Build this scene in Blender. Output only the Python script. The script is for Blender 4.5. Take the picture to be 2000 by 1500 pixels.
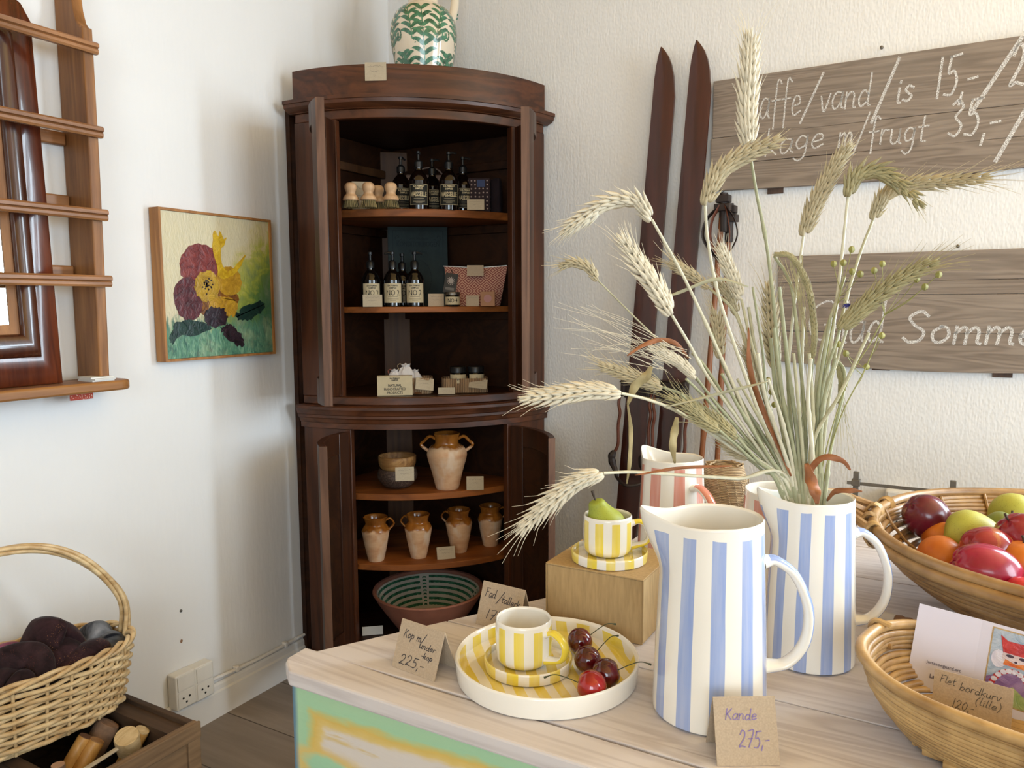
import bpy, bmesh, random
from math import *
from mathutils import Vector, Matrix, noise
SC = bpy.context.scene
COL = SC.collection
for o in list(bpy.data.objects): bpy.data.objects.remove(o)
V = Vector
# ------------------------------------------------------------------ camera
CAM = V((1.907, -2.40, 1.25))
FPX, PITCH, ROLL, HEAD = 1500.0, radians(5.9), radians(0.3), radians(119.8)
_h = V((cos(HEAD), sin(HEAD), 0)); _r = V((sin(HEAD), -cos(HEAD), 0)); _u = V((0, 0, 1))
FWD = _h*cos(PITCH) - _u*sin(PITCH); _up = _h*sin(PITCH) + _u*cos(PITCH)
RGT = _r*cos(ROLL) - _up*sin(ROLL); UPV = _up*cos(ROLL) + _r*sin(ROLL)
cd = bpy.data.cameras.new('camera'); cam = bpy.data.objects.new('camera', cd); COL.objects.link(cam)
cd.sensor_width = 36.0; cd.lens = FPX/2000*36.0; cd.clip_start = 0.05; cd.clip_end = 60
cam.matrix_world = Matrix(((RGT.x, UPV.x, -FWD.x, CAM.x), (RGT.y, UPV.y, -FWD.y, CAM.y), (RGT.z, UPV.z, -FWD.z, CAM.z), (0, 0, 0, 1)))
SC.camera = cam
# ------------------------------------------------------------------ world, daylight through the windows, exposure
SC.view_settings.view_transform = 'Standard'
SC.view_settings.look = 'None'
SC.view_settings.gamma = 1.0
SC.view_settings.use_curve_mapping = False
SC.view_settings.exposure = 0.0
wd = bpy.data.worlds.new('sky'); SC.world = wd; wd.use_nodes = True
_b = wd.node_tree.nodes['Background']; _b.inputs[0].default_value = (0.80, 0.90, 0.86, 1); _b.inputs[1].default_value = 1.0
def area(name, loc, look, sx, sy, power, col):
    l = bpy.data.lights.new(name, 'AREA'); l.shape = 'RECTANGLE'; l.size = sx; l.size_y = sy; l.energy = power; l.color = col
    o = bpy.data.objects.new(name, l); COL.objects.link(o); o.location = loc
    o.rotation_euler = V(look).to_track_quat('-Z', 'Y').to_euler()
    return o
# daylight: window in the back wall (out of frame right), in the right wall and behind the camera
area('window_daylight_back', (3.05, 0.015, 1.55), (0, -1, 0), 1.0, 1.35, 120, (0.72, 0.87, 1.0))
area('window_daylight_right', (4.55, -1.15, 1.5), (-1, 0, 0), 1.3, 1.4, 74, (0.74, 0.88, 1.0))
area('window_daylight_front', (3.1, -4.75, 1.5), (0, 1, 0), 1.8, 1.4, 68, (0.74, 0.88, 1.0))

# ------------------------------------------------------------------ placing helpers (points on real surfaces)
def ray(px, py): return FWD + RGT*((px-1000)/FPX) - UPV*((py-750)/FPX)
def on(px, py, ax, val):
    d = ray(px, py); return CAM + d*((val-CAM[ax])/d[ax])
def onx(px, py, v): return on(px, py, 0, v)
def ony(px, py, v): return on(px, py, 1, v)
def onz(px, py, v): return on(px, py, 2, v)
def deep(px, py, rg):
    d = ray(px, py); return CAM + d*(rg/hypot(d.x, d.y))
def away(p):    # heading that looks from p towards the camera (rotation of a thing that faces -y)
    return atan2(p.x-CAM.x, -(p.y-CAM.y)) if False else atan2(CAM.y-p.y, CAM.x-p.x) + pi/2

# ------------------------------------------------------------------ mesh builder
class MB:
    def __init__(s): s.v = []; s.f = []; s.m = []; s.uv = None
    def add(s, vs, fs, mi=0):
        n = len(s.v); s.v += [V(p) for p in vs]; s.f += [tuple(i+n for i in f) for f in fs]; s.m += [mi]*len(fs); return s
    def box(s, x0, x1, y0, y1, z0, z1, mi=0, M=None):
        vs = [V((x, y, z)) for z in (z0, z1) for y in (y0, y1) for x in (x0, x1)]
        if M: vs = [M @ p for p in vs]
        return s.add(vs, [(0, 2, 3, 1), (4, 5, 7, 6), (0, 1, 5, 4), (1, 3, 7, 5), (3, 2, 6, 7), (2, 0, 4, 6)], mi)
    def tube(s, pts, r, n=8, mi=0, cap=True, flat=1.0, up=None):
        pts = [V(p) for p in pts]; k = len(pts)
        rs = r if isinstance(r, (list, tuple)) else [r]*k
        vs = []; prev = None
        for i, p in enumerate(pts):
            t = (pts[min(i+1, k-1)] - pts[max(i-1, 0)])
            if t.length < 1e-9: t = V((0, 0, 1))
            t.normalize()
            if prev is None:
                a = V(up) if up else (V((0, 0, 1)) if abs(t.z) < 0.9 else V((1, 0, 0)))
            else: a = prev
            a = (a - t*a.dot(t))
            if a.length < 1e-6: a = t.orthogonal()
            a.normalize(); b = t.cross(a); prev = a
            for j in range(n):
                q = 2*pi*j/n; vs.append(p + a*(cos(q)*rs[i]*flat) + b*(sin(q)*rs[i]))
        fs = [(i*n+j, i*n+(j+1) % n, (i+1)*n+(j+1) % n, (i+1)*n+j) for i in range(k-1) for j in range(n)]
        if cap: fs += [tuple(range(n))[::-1], tuple((k-1)*n+j for j in range(n))]
        return s.add(vs, fs, mi)
    def lathe(s, prof, n=48, mi=0, c=(0, 0, 0), mis=None, a0=0, a1=2*pi, fn=None):
        c = V(c); full = abs(a1-a0-2*pi) < 1e-6; m = n if full else n+1; vs = []
        for (r, z) in prof:
            for j in range(m):
                q = a0+(a1-a0)*j/n
                p = V((r*cos(q), r*sin(q), z))
                if fn: p = fn(p, q)
                vs.append(c+p)
        base = len(s.v); s.v += vs
        for i in range(len(prof)-1):
            for j in range(n):
                k = (j+1) % m
                s.f.append((base+i*m+j, base+i*m+k, base+(i+1)*m+k, base+(i+1)*m+j)); s.m.append(mis[i] if mis else mi)
        return s
    def prism(s, poly, z0, z1, mi=0, M=None, mside=None):
        n = len(poly); vs = [V((x, y, z0)) for x, y in poly]+[V((x, y, z1)) for x, y in poly]
        if M: vs = [M @ p for p in vs]
        s.add(vs, [tuple(range(n))[::-1], tuple(range(n, 2*n))], mi)
        k = len(s.v)-2*n
        for i in range(n):
            s.f.append((k+i, k+(i+1) % n, k+n+(i+1) % n, k+n+i)); s.m.append(mi if mside is None else mside)
        return s
    def sweep(s, prof, path, mi=0, close=True):
        """prof: closed list of (u,v); path: list of functions (u,v)->Vector"""
        n = len(prof); vs = [f(u, v) for f in path for (u, v) in prof]; k = len(path)
        fs = [(i*n+j, i*n+(j+1) % n, (i+1)*n+(j+1) % n, (i+1)*n+j) for i in range(k-1) for j in range(n)]
        if close: fs += [tuple(range(n))[::-1], tuple((k-1)*n+j for j in range(n))]
        return s.add(vs, fs, mi)
    def grid(s, nu, nv, f, mi=0, wrapu=False, wrapv=False):
        mu = nu if wrapu else nu+1; mv = nv if wrapv else nv+1
        vs = [f(i/nu, j/nv) for i in range(mu) for j in range(mv)]
        fs = [(i*mv+j, ((i+1) % mu)*mv+j, ((i+1) % mu)*mv+(j+1) % mv, i*mv+(j+1) % mv) for i in range(nu) for j in range(nv)]
        return s.add(vs, fs, mi)
    def blob(s, c, rx, ry, rz, n=12, m=20, mi=0, fn=None):
        c = V(c)
        def f(u, v):
            a = -pi/2+pi*u; b = 2*pi*v; d = V((cos(a)*cos(b), cos(a)*sin(b), sin(a)))
            k = fn(d) if fn else 1.0
            return c+V((d.x*rx, d.y*ry, d.z*rz))*k
        return s.grid(n, m, f, mi, wrapv=True)
    def build(s, name, mats, parent=None, world=False, smooth=True, ang=40, bevel=0, sub=0, solid=0, loc=None, rot=0):
        me = bpy.data.meshes.new(name); me.from_pydata(s.v, [], s.f)
        mats = mats if isinstance(mats, (list, tuple)) else [mats]
        for m in mats: me.materials.append(m)
        me.polygons.foreach_set('material_index', s.m)
        bm = bmesh.new(); bm.from_mesh(me); bmesh.ops.remove_doubles(bm, verts=bm.verts, dist=1e-6)
        bmesh.ops.recalc_face_normals(bm, faces=bm.faces); bm.to_mesh(me); bm.free()
        if smooth:
            me.shade_smooth()
            try: me.set_sharp_from_angle(angle=radians(ang))
            except Exception: pass
        o = bpy.data.objects.new(name, me); COL.objects.link(o)
        if loc is not None: o.location = loc
        if rot: o.rotation_euler[2] = rot
        if parent:
            if world: me.transform(wm(parent).inverted())
            o.parent = parent
        elif world and loc is not None:
            me.transform(o.matrix_basis.inverted() if False else Matrix.Translation(-V(loc)))
        if solid:
            d = o.modifiers.new('thickness', 'SOLIDIFY'); d.thickness = solid; d.offset = 0
        if bevel:
            d = o.modifiers.new('edge', 'BEVEL'); d.width = bevel; d.segments = 2; d.limit_method = 'ANGLE'; d.angle_limit = radians(35); d.harden_normals = False
        if sub:
            d = o.modifiers.new('smooth', 'SUBSURF'); d.levels = sub; d.render_levels = sub
        return o
def wm(o):
    m = Matrix.LocRotScale(o.location, o.rotation_euler, o.scale)
    return wm(o.parent) @ m if o.parent else m
def tag(o, label=None, cat=None, group=None, kind=None):
    if label: o['label'] = label
    if cat: o['category'] = cat
    if group: o['group'] = group
    if kind: o['kind'] = kind
    return o
def thing(name, label, cat, loc=(0, 0, 0), rot=0, group=None, euler=None):
    o = bpy.data.objects.new(name, None); COL.objects.link(o); o.empty_display_size = 0.05
    o.location = loc; o.rotation_euler = euler if euler else (0, 0, rot)
    return tag(o, label, cat, group)
def dup(root, loc, rot=None, label=None, group=None, parent=None):
    c = root.copy(); COL.objects.link(c)
    if parent: c.parent = parent
    else:
        c.location = loc
        if rot is not None: c.rotation_euler = (0, 0, rot)
    if label: c['label'] = label
    if group: c['group'] = group
    for ch in [x for x in KIDS(root)]: dup(ch, None, parent=c)
    return c
def KIDS(r): return [o for o in COL.objects if o.parent == r]
def lerp(a, b, t): return a+(b-a)*t
def bez(P, n=24):
    """Catmull-Rom through points"""
    P = [V(p) for p in P]; Q = [P[0]*2-P[1]]+P+[P[-1]*2-P[-2]]; out = []
    k = len(P)-1; per = max(2, n//k)
    for i in range(k):
        a, b, c, d = Q[i:i+4]
        for j in range(per):
            t = j/per
            out.append(0.5*((2*b)+(c-a)*t+(2*a-5*b+4*c-d)*t*t+(3*b-a-3*c+d)*t**3))
    out.append(P[-1]); return out
def rrect(hx, hy, r, n=5, cx=0, cy=0):
    out = []
    for (sx, sy, q) in ((1, 1, 0), (-1, 1, pi/2), (-1, -1, pi), (1, -1, 3*pi/2)):
        for i in range(n+1):
            a = q+pi/2*i/n; out.append((cx+sx*(hx-r)+r*cos(a), cy+sy*(hy-r)+r*sin(a)))
    return out

# ------------------------------------------------------------------ materials
def srgb(h):
    h = h.lstrip('#'); c = [int(h[i:i+2], 16)/255 for i in (0, 2, 4)]
    return tuple((x/12.92 if x <= 0.04045 else ((x+0.055)/1.055)**2.4) for x in c)+(1.0,)
class NT:
    def __init__(s, name):
        s.mat = bpy.data.materials.new(name); s.mat.use_nodes = True; s.t = s.mat.node_tree
        s.b = s.t.nodes['Principled BSDF']; s.tc = s.t.nodes.new('ShaderNodeTexCoord')
    def put(s, sock, val):
        if hasattr(val, 'is_output') or isinstance(val, bpy.types.NodeSocket): s.t.links.new(val, sock)
        else: sock.default_value = val
    def n(s, typ, props=None, **ins):
        nd = s.t.nodes.new('ShaderNode'+typ)
        for k, v in (props or {}).items(): setattr(nd, k, v)
        for k, v in ins.items():
            key = int(k[1:]) if k[0] == 'i' and k[1:].isdigit() else k.replace('_', ' ')
            s.put(nd.inputs[key], v)
        return nd
    def math(s, op, a, b=0.0, c=None):
        nd = s.t.nodes.new('ShaderNodeMath'); nd.operation = op
        s.put(nd.inputs[0], a); s.put(nd.inputs[1], b)
        if c is not None: s.put(nd.inputs[2], c)
        return nd.outputs[0]
    def mix(s, fac, a, b, blend='MIX'):
        nd = s.t.nodes.new('ShaderNodeMix'); nd.data_type = 'RGBA'; nd.blend_type = blend
        s.put(nd.inputs[0], fac); s.put(nd.inputs[6], a); s.put(nd.inputs[7], b); return nd.outputs[2]
    def ramp(s, fac, stops, interp='LINEAR'):
        nd = s.t.nodes.new('ShaderNodeValToRGB'); nd.color_ramp.interpolation = interp
        el = nd.color_ramp.elements
        while len(el) < len(stops): el.new(0.5)
        for e, (p, c) in zip(el, stops):
            e.position = p; e.color = c if not isinstance(c, (int, float)) else (c, c, c, 1)
        s.put(nd.inputs[0], fac); return nd.outputs[0]
    def obj(s, scale=(1, 1, 1), rot=(0, 0, 0), loc=(0, 0, 0), src='Object'):
        nd = s.t.nodes.new('ShaderNodeMapping'); s.t.links.new(s.tc.outputs[src], nd.inputs[0])
        nd.inputs['Scale'].default_value = scale; nd.inputs['Rotation'].default_value = rot; nd.inputs['Location'].default_value = loc
        return nd.outputs[0]
    def noise(s, vec, scale, detail=3, rough=0.55, dist=0.0, out=0):
        nd = s.n('TexNoise', None, Vector=vec, Scale=scale, Detail=detail, Roughness=rough, Distortion=dist); return nd.outputs[out]
    def bump(s, height, strength=0.3, dist=0.005):
        nd = s.n('Bump', None, Height=height, Strength=strength, Distance=dist); s.t.links.new(nd.outputs[0], s.b.inputs['Normal'])
    def base(s, c): s.put(s.b.inputs['Base Color'], c); return s
    def set(s, **k):
        for a, v in k.items(): s.put(s.b.inputs[a.replace('_', ' ')], v)
        return s
def plain(name, col, rough=0.5, spec=0.5, metal=0, var=0.0, vs=20, bump=0, bs=80, coat=0, sheen=0):
    t = NT(name); c = srgb(col) if isinstance(col, str) else col
    if var:
        f = t.noise(t.obj(), vs, 4); d = tuple(x*(1-var) for x in c[:3])+(1,); l = tuple(min(1, x*(1+var)) for x in c[:3])+(1,)
        t.base(t.ramp(f, [(0.3, d), (0.7, l)]))
    else: t.base(c)
    t.set(Roughness=rough, Metallic=metal); t.b.inputs['Specular IOR Level'].default_value = spec
    if coat: t.b.inputs['Coat Weight'].default_value = coat; t.b.inputs['Coat Roughness'].default_value = 0.05
    if sheen: t.b.inputs['Sheen Weight'].default_value = sheen
    if bump: t.bump(t.noise(t.obj(), bs, 4), bump, 0.002)
    return t.mat
def wood(name, dark, light, axis='z', scale=1.0, rough=0.5, ring=9, bump=0.15, knots=0.0, spec=0.4, rot=0.0, contrast=1.0, coat=0):
    """streaky grain running along an object axis"""
    t = NT(name); st = {'x': (0.7, 9, 9), 'y': (9, 0.7, 9), 'z': (9, 9, 0.7)}[axis]
    st = tuple(a*scale for a in st)
    v = t.obj(st, (0, 0, rot))
    big = t.noise(v, 0.9, 3, 0.5, 1.2)
    rings = t.math('SINE', t.math('MULTIPLY', big, ring*4.0))
    fine = t.noise(t.obj(tuple(a*4 for a in st), (0, 0, rot)), 3.0, 4, 0.65)
    f = t.math('ADD', t.math('MULTIPLY', rings, 0.20*contrast), t.math('ADD', t.math('MULTIPLY', fine, 0.75*contrast), 0.5-0.375*contrast))
    blot = t.noise(t.obj((1, 1, 1)), 2.2*scale, 3)
    f = t.math('ADD', f, t.math('MULTIPLY', t.math('SUBTRACT', blot, 0.5), 0.6))
    c = t.ramp(f, [(0.12, srgb(dark)), (0.85, srgb(light))])
    t.base(c).set(Roughness=rough); t.b.inputs['Specular IOR Level'].default_value = spec
    if coat: t.b.inputs['Coat Weight'].default_value = coat
    if bump: t.bump(f, bump, 0.002)
    return t.mat
def stripes(name, base, paint, nst, z0, z1, rough=0.12, wob=0.05, duty=0.5, phase=0.0, lean=0.0):
    """hand-painted vertical stripes round a glazed pot"""
    t = NT(name); p = t.obj(); sp = t.n('SeparateXYZ', None, i0=p)
    ang = t.math('MULTIPLY', t.math('ARCTAN2', sp.outputs[1], sp.outputs[0]), nst/(2*pi))
    wv = t.noise(t.obj((14, 14, 5)), 1.0, 2)
    ang = t.math('ADD', t.math('ADD', ang, phase), t.math('MULTIPLY', t.math('SUBTRACT', wv, 0.5), wob*4))
    if lean: ang = t.math('ADD', ang, t.math('MULTIPLY', sp.outputs[2], lean))
    fr = t.math('FRACT', ang)
    m = t.math('LESS_THAN', t.math('ABSOLUTE', t.math('SUBTRACT', fr, 0.5)), duty/2)
    zn = t.math('ADD', sp.outputs[2], t.math('MULTIPLY', t.noise(t.obj((40, 40, 1)), 1.0, 1), 0.006))
    m = t.math('MULTIPLY', m, t.math('MULTIPLY', t.math('GREATER_THAN', zn, z0), t.math('LESS_THAN', zn, z1)))
    streak = t.noise(t.obj((120, 120, 6)), 1.0, 3)
    pc = t.mix(t.ramp(streak, [(0.3, 0.0), (0.75, 0.28)]), srgb(paint), srgb(base))
    t.base(t.mix(m, srgb(base), pc)).set(Roughness=rough); t.b.inputs['Coat Weight'].default_value = 0.4; t.b.inputs['Coat Roughness'].default_value = 0.04
    t.bump(t.noise(t.obj((30, 30, 30)), 1.0, 2), 0.05, 0.002)
    return t.mat
def bands(name, base, paint, freq, rot=0.0, rough=0.12, wob=0.02, duty=0.5, off=0.0):
    """parallel painted stripes across a plate"""
    t = NT(name); sp = t.n('SeparateXYZ', None, i0=t.obj((1, 1, 1), (0, 0, rot)))
    w = t.noise(t.obj((9, 9, 9)), 1.0, 2)
    x = t.math('ADD', t.math('MULTIPLY', t.math('ADD', sp.outputs[0], t.math('MULTIPLY', t.math('SUBTRACT', w, 0.5), wob)), freq), off)
    m = t.math('LESS_THAN', t.math('FRACT', x), duty)
    st = t.noise(t.obj((60, 8, 8), (0, 0, rot)), 1.0, 3)
    pc = t.mix(t.ramp(st, [(0.35, 0.0), (0.8, 0.35)]), srgb(paint), srgb(base))
    t.base(t.mix(m, srgb(base), pc)).set(Roughness=rough); t.b.inputs['Coat Weight'].default_value = 0.4; t.b.inputs['Coat Roughness'].default_value = 0.04
    return t.mat
# ------------------------------------------------------------------ writing
GL = {
'a': (.5, [[(.45, .48), (.2, .52), (.05, .3), (.1, .04), (.26, .02), (.43, .25), (.45, .5)], [(.45, .5), (.43, .1), (.52, 0)]]),
'b': (.5, [[(.06, 1), (.05, 0)], [(.05, .3), (.25, .5), (.45, .3), (.3, .02), (.05, .05)]]),
'd': (.52, [[(.43, .35), (.22, .5), (.04, .25), (.15, 0), (.4, .14)], [(.46, 1), (.43, .1), (.52, 0)]]),
'e': (.46, [[(.05, .24), (.38, .3), (.34, .48), (.16, .48), (.04, .22), (.15, 0), (.44, .1)]]),
'f': (.42, [[(.42, .9), (.28, 1), (.2, .8), (.18, -.3)], [(.02, .45), (.4, .47)]]),
'g': (.5, [[(.42, .42), (.2, .5), (.05, .28), (.15, .05), (.38, .15), (.43, .48)], [(.43, .48), (.4, -.2), (.2, -.4), (.02, -.3)]]),
'i': (.2, [[(.1, .5), (.1, .05), (.18, 0)], [(.11, .7), (.12, .74)]]),
'j': (.25, [[(.15, .5), (.13, -.2), (.0, -.35)], [(.16, .7), (.17, .74)]]),
'k': (.46, [[(.06, 1), (.05, 0)], [(.4, .52), (.07, .22)], [(.14, .28), (.44, 0)]]),
'l': (.2, [[(.12, 1), (.08, .1), (.2, 0)]]),
'm': (.66, [[(.04, .5), (.04, 0)], [(.04, .32), (.2, .5), (.3, .38), (.3, 0)], [(.3, .32), (.46, .5), (.57, .38), (.57, .05), (.64, 0)]]),
'n': (.48, [[(.04, .5), (.04, 0)], [(.04, .32), (.22, .5), (.37, .4), (.38, .05), (.46, 0)]]),
'o': (.48, [[(.25, .5), (.06, .32), (.1, .05), (.28, 0), (.44, .2), (.38, .45), (.22, .5)]]),
'p': (.48, [[(.06, .52), (.03, -.42)], [(.05, .32), (.25, .5), (.43, .3), (.28, .02), (.06, .1)]]),
'r': (.36, [[(.05, .5), (.05, 0)], [(.05, .28), (.18, .48), (.35, .46)]]),
's': (.4, [[(.36, .45), (.2, .52), (.08, .4), (.2, .27), (.34, .15), (.2, 0), (.03, .06)]]),
't': (.38, [[(.2, .88), (.17, .1), (.34, .02)], [(.02, .52), (.4, .55)]]),
'u': (.48, [[(.04, .5), (.05, .1), (.2, 0), (.36, .15), (.39, .5)], [(.39, .5), (.39, .08), (.47, 0)]]),
'v': (.42, [[(.02, .5), (.2, 0), (.42, .55)]]),
'x': (.42, [[(.02, .5), (.4, 0)], [(.4, .5), (.02, 0)]]),
'z': (.42, [[(.03, .5), (.38, .5), (.04, 0), (.42, .02)]]),
'F': (.55, [[(.12, 1), (.08, 0)], [(.02, .98), (.55, 1.02)], [(.08, .55), (.42, .57)]]),
'G': (.7, [[(.62, .85), (.4, 1), (.12, .8), (.05, .4), (.2, .05), (.5, .05), (.62, .3), (.62, .4), (.4, .4)]]),
'K': (.58, [[(.08, 1), (.06, 0)], [(.5, 1), (.08, .45)], [(.16, .52), (.56, 0)]]),
'L': (.5, [[(.08, 1), (.06, .02), (.48, .03)]]),
'S': (.6, [[(.54, .85), (.35, 1), (.1, .8), (.25, .55), (.5, .35), (.45, .08), (.2, 0), (.04, .12)]]),
'/': (.5, [[(.5, 1.15), (.0, -.3)]]),
'-': (.35, [[(.03, .35), (.32, .38)]]), ',': (.2, [[(.12, .06), (.06, -.22)]]), '.': (.15, [[(.06, .02), (.08, .0)]]),
"'": (.15, [[(.08, 1), (.07, .8)]]), '(': (.3, [[(.25, 1.05), (.06, .6), (.06, .2), (.22, -.25)]]), ')': (.3, [[(.05, 1.05), (.24, .6), (.24, .2), (.08, -.25)]]),
'0': (.5, [[(.26, 1), (.06, .65), (.08, .2), (.26, 0), (.44, .35), (.42, .75), (.24, 1)]]),
'1': (.25, [[(.12, 1), (.1, 0)]]),
'2': (.55, [[(.05, .75), (.2, 1), (.42, .85), (.38, .5), (.05, .02), (.25, .06), (.52, 0)]]),
'3': (.5, [[(.06, .9), (.25, 1), (.42, .8), (.2, .55), (.44, .3), (.28, .02), (.03, .1)]]),
'5': (.5, [[(.14, .98), (.1, .58), (.3, .62), (.44, .35), (.3, .04), (.03, .05)], [(.14, .98), (.5, 1.02)]]),
'7': (.5, [[(.04, .96), (.48, .98), (.2, 0)], [(.12, .5), (.42, .52)]]),
'4': (.5, [[(.3, 1), (.05, .35), (.48, .38)], [(.36, .6), (.34, 0)]]),
' ': (.35, [])}
def strokes(text, cap, slant=0.0, gap=0.08, wide=1.0, rnd=None, jit=0.0):
    x = 0; out = []
    for ch in text:
        w, ss = GL.get(ch, GL[' '])
        dy = rnd.uniform(-jit, jit) if rnd else 0
        for s in ss:
            p = [V(((x+a*wide+slant*b)*cap, (b+dy)*cap, 0)) for a, b in s]
            if len(p) > 2 or (p[0]-p[-1]).length > cap*.1: p = bez(p, max(8, 5*len(p)))
            out.append(p)
        x += w*wide+gap
    return out, x*cap
def ribbon(mb, pts, w, fn, mi=0):
    """flat pen line through 2D pts, laid on a surface by fn(x, y)"""
    k = len(pts); L = []; R = []
    for i in range(k):
        t = pts[min(i+1, k-1)]-pts[max(i-1, 0)]
        if t.length < 1e-9: t = V((1, 0, 0))
        t.normalize(); n = V((-t.y, t.x, 0)); ww = w/2
        e = t*ww*(1 if i == k-1 else -1 if i == 0 else 0)
        L.append(fn(*(pts[i]+n*ww+e)[:2])); R.append(fn(*(pts[i]-n*ww+e)[:2]))
    mb.add(L+R, [(i, i+1, k+i+1, k+i) for i in range(k-1)], mi)
def hand(mb, text, x, y, cap, w, fn, slant=0.15, wide=1.0, rnd=None, jit=0.04, fit=None, rise=0.0, gap=.08):
    ss, L = strokes(text, cap, slant, gap, wide, rnd, jit)
    k = (fit/L) if fit else 1.0
    for s in ss: ribbon(mb, [V((x+p.x*k, y+p.y+rise*p.x*k, 0)) for p in s], w, fn)
def printed(name, body, size, mat, parent, M, cyl=None, bold=0.0, sx=1.0, align='CENTER', ext=0.0002):
    cu = bpy.data.curves.new('t', 'FONT'); cu.body = body; cu.size = size; cu.align_x = align; cu.align_y = 'CENTER'
    cu.extrude = ext; cu.offset = bold; cu.resolution_u = 2
    o = bpy.data.objects.new('t', cu); COL.objects.link(o)
    me = bpy.data.meshes.new_from_object(o.evaluated_get(bpy.context.evaluated_depsgraph_get())); bpy.data.objects.remove(o); bpy.data.curves.remove(cu)
    me.name = name
    for v in me.vertices:
        v.co.x *= sx
        if cyl:
            a = v.co.x/cyl; r = cyl+v.co.z+0.0004
            v.co = M @ V((r*sin(a), -r*cos(a), v.co.y))
        else: v.co = M @ v.co
    me.materials.clear(); me.materials.append(mat)
    o = bpy.data.objects.new(name, me); COL.objects.link(o); o.parent = parent
    return o
def face_M(x, y, z, lean=0.0, yaw=0.0):
    """text plane standing at (x,y,z) facing local -y"""
    return Matrix.Translation((x, y, z)) @ Matrix.Rotation(yaw, 4, 'Z') @ Matrix.Rotation(pi/2-lean, 4, 'X')

# ------------------------------------------------------------------ shared materials
M_ink = plain('pen_ink', '#3a3436', .6); M_inkp = plain('violet_ink', '#7d6a9c', .6); M_inkf = plain('faint_ink', '#8b8375', .7)
M_card = plain('kraft_card', '#b3a089', .85, .2, var=.10, vs=520, bump=.1, bs=600)
M_cardl = plain('pale_card', '#b3a58e', .85, .2, var=.06, vs=160)
M_cream = plain('cream_glaze', '#efe9de', .12, .5, var=.03, vs=10, coat=.4)
M_black = plain('black_plastic', '#17181a', .35, .4)
M_steel = plain('worn_steel', '#77726a', .4, .5, 1.0, var=.2)
M_iron = plain('grey_iron', '#6f6a61', .55, .5, .6, var=.2, vs=40)
M_white = plain('white_plastic', '#e4e1da', .4, .4, var=.03)
M_wpaint = plain('white_gloss_paint', '#e3e0dc', .4, .45, var=.03, vs=8, bump=.05, bs=30)
M_dark = plain('dark_hole', '#141210', .8)

# ------------------------------------------------------------------ the room
def wall_mat(name, col, weave):
    t = NT(name)
    a = t.noise(t.obj(), 1.2, 4, .6); c = srgb(col)
    t.base(t.ramp(a, [(.3, tuple(x*.95 for x in c[:3])+(1,)), (.7, c)])).set(Roughness=.75)
    if weave:
        vx = t.n('TexVoronoi', {'feature': 'SMOOTH_F1'}, Vector=t.obj((190, 190, 95)), Scale=1.0).outputs[0]
        h = t.math('ADD', vx, t.math('MULTIPLY', t.noise(t.obj((140, 140, 14)), 1.0, 3), .9)); t.bump(h, .35, .0025)
    else:
        h = t.math('ADD', t.noise(t.obj((1, 60, 14)), 1.0, 4), t.math('MULTIPLY', t.noise(t.obj(), 7, 3), .9)); t.bump(h, .16, .006)
    return t.mat
M_wl = wall_mat('painted_plaster', '#e9e8e7', False); M_wb = wall_mat('woven_wallpaper', '#e8e7e5', True)
M_ceil = plain('ceiling_paint', '#efbf76', .8)
XR, YF, ZC = 4.4, -4.6, 2.65
def wallbox(name, x0, x1, y0, y1, z0, z1, m, holes=()):
    mb = MB(); ax = 0 if x1-x0 < .3 else 1
    lo, hi = (y0, y1) if ax == 0 else (x0, x1)
    def bx(a, b, c, d):
        if ax == 0: mb.box(x0, x1, a, b, c, d)
        else: mb.box(a, b, y0, y1, c, d)
    if holes:
        a, b, c, d = holes; bx(lo, a, z0, z1); bx(b, hi, z0, z1); bx(a, b, z0, c); bx(a, b, d, z1)
    else: bx(lo, hi, z0, z1)
    return tag(mb.build(name, m, smooth=False), kind='structure')
wallbox('wall_left', -.14, 0, YF-.14, .14, -.1, ZC, M_wl)
wallbox('wall_back', 0, XR, 0, .14, -.1, ZC, M_wb, (2.5, 3.6, .85, 2.25))
wallbox('wall_right', XR, XR+.14, YF-.14, .14, -.1, ZC, M_wl, (-1.85, -.45, .85, 2.35))
wallbox('wall_front', 0, XR, YF-.14, YF, -.1, ZC, M_wl, (2.1, 4.1, .85, 2.35))
tag(MB().box(-.14, XR+.14, YF-.14, .14, ZC, ZC+.1).build('ceiling', M_ceil, smooth=False), kind='structure')
def floor_mat():
    t = NT('plank_floor'); v = t.obj((1, 1, 1), (0, 0, 0))
    br = t.n('TexBrick', {'offset': .37}, Vector=v, Color1=srgb('#9c8f83'), Color2=srgb('#8f8277'), Mortar=srgb('#54473b'), Scale=1.0, Mortar_Size=.0022, Brick_Width=1.7, Row_Height=.22)
    g = t.noise(t.obj((2, 26, 1)), 1.0, 5, .6); f = t.ramp(g, [(.3, .72), (.7, 1.05)])
    t.base(t.mix(1.0, br.outputs[0], f, 'MULTIPLY')).set(Roughness=.5); t.bump(br.outputs[1], .3, -.003)
    return t.mat
tag(MB().box(-.14, XR+.14, YF-.14, .14, -.1, 0).build('floor', floor_mat(), smooth=False), kind='structure')
def skirting(name, horiz):
    prof = [(0, 0), (.016, 0), (.016, .078), (.011, .083), (.011, .098), (.006, .105), (0, .105)]
    if horiz: f = [lambda u, v: V((0.001, -u-.0005, v)), lambda u, v: V((XR, -u-.0005, v))]
    else: f = [lambda u, v: V((u+.0005, YF, v)), lambda u, v: V((u+.0005, 0, v))]
    tag(MB().sweep(prof, f).build(name, M_wpaint, ang=30), kind='structure')
skirting('baseboard_left', False); skirting('baseboard_back', True)
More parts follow.
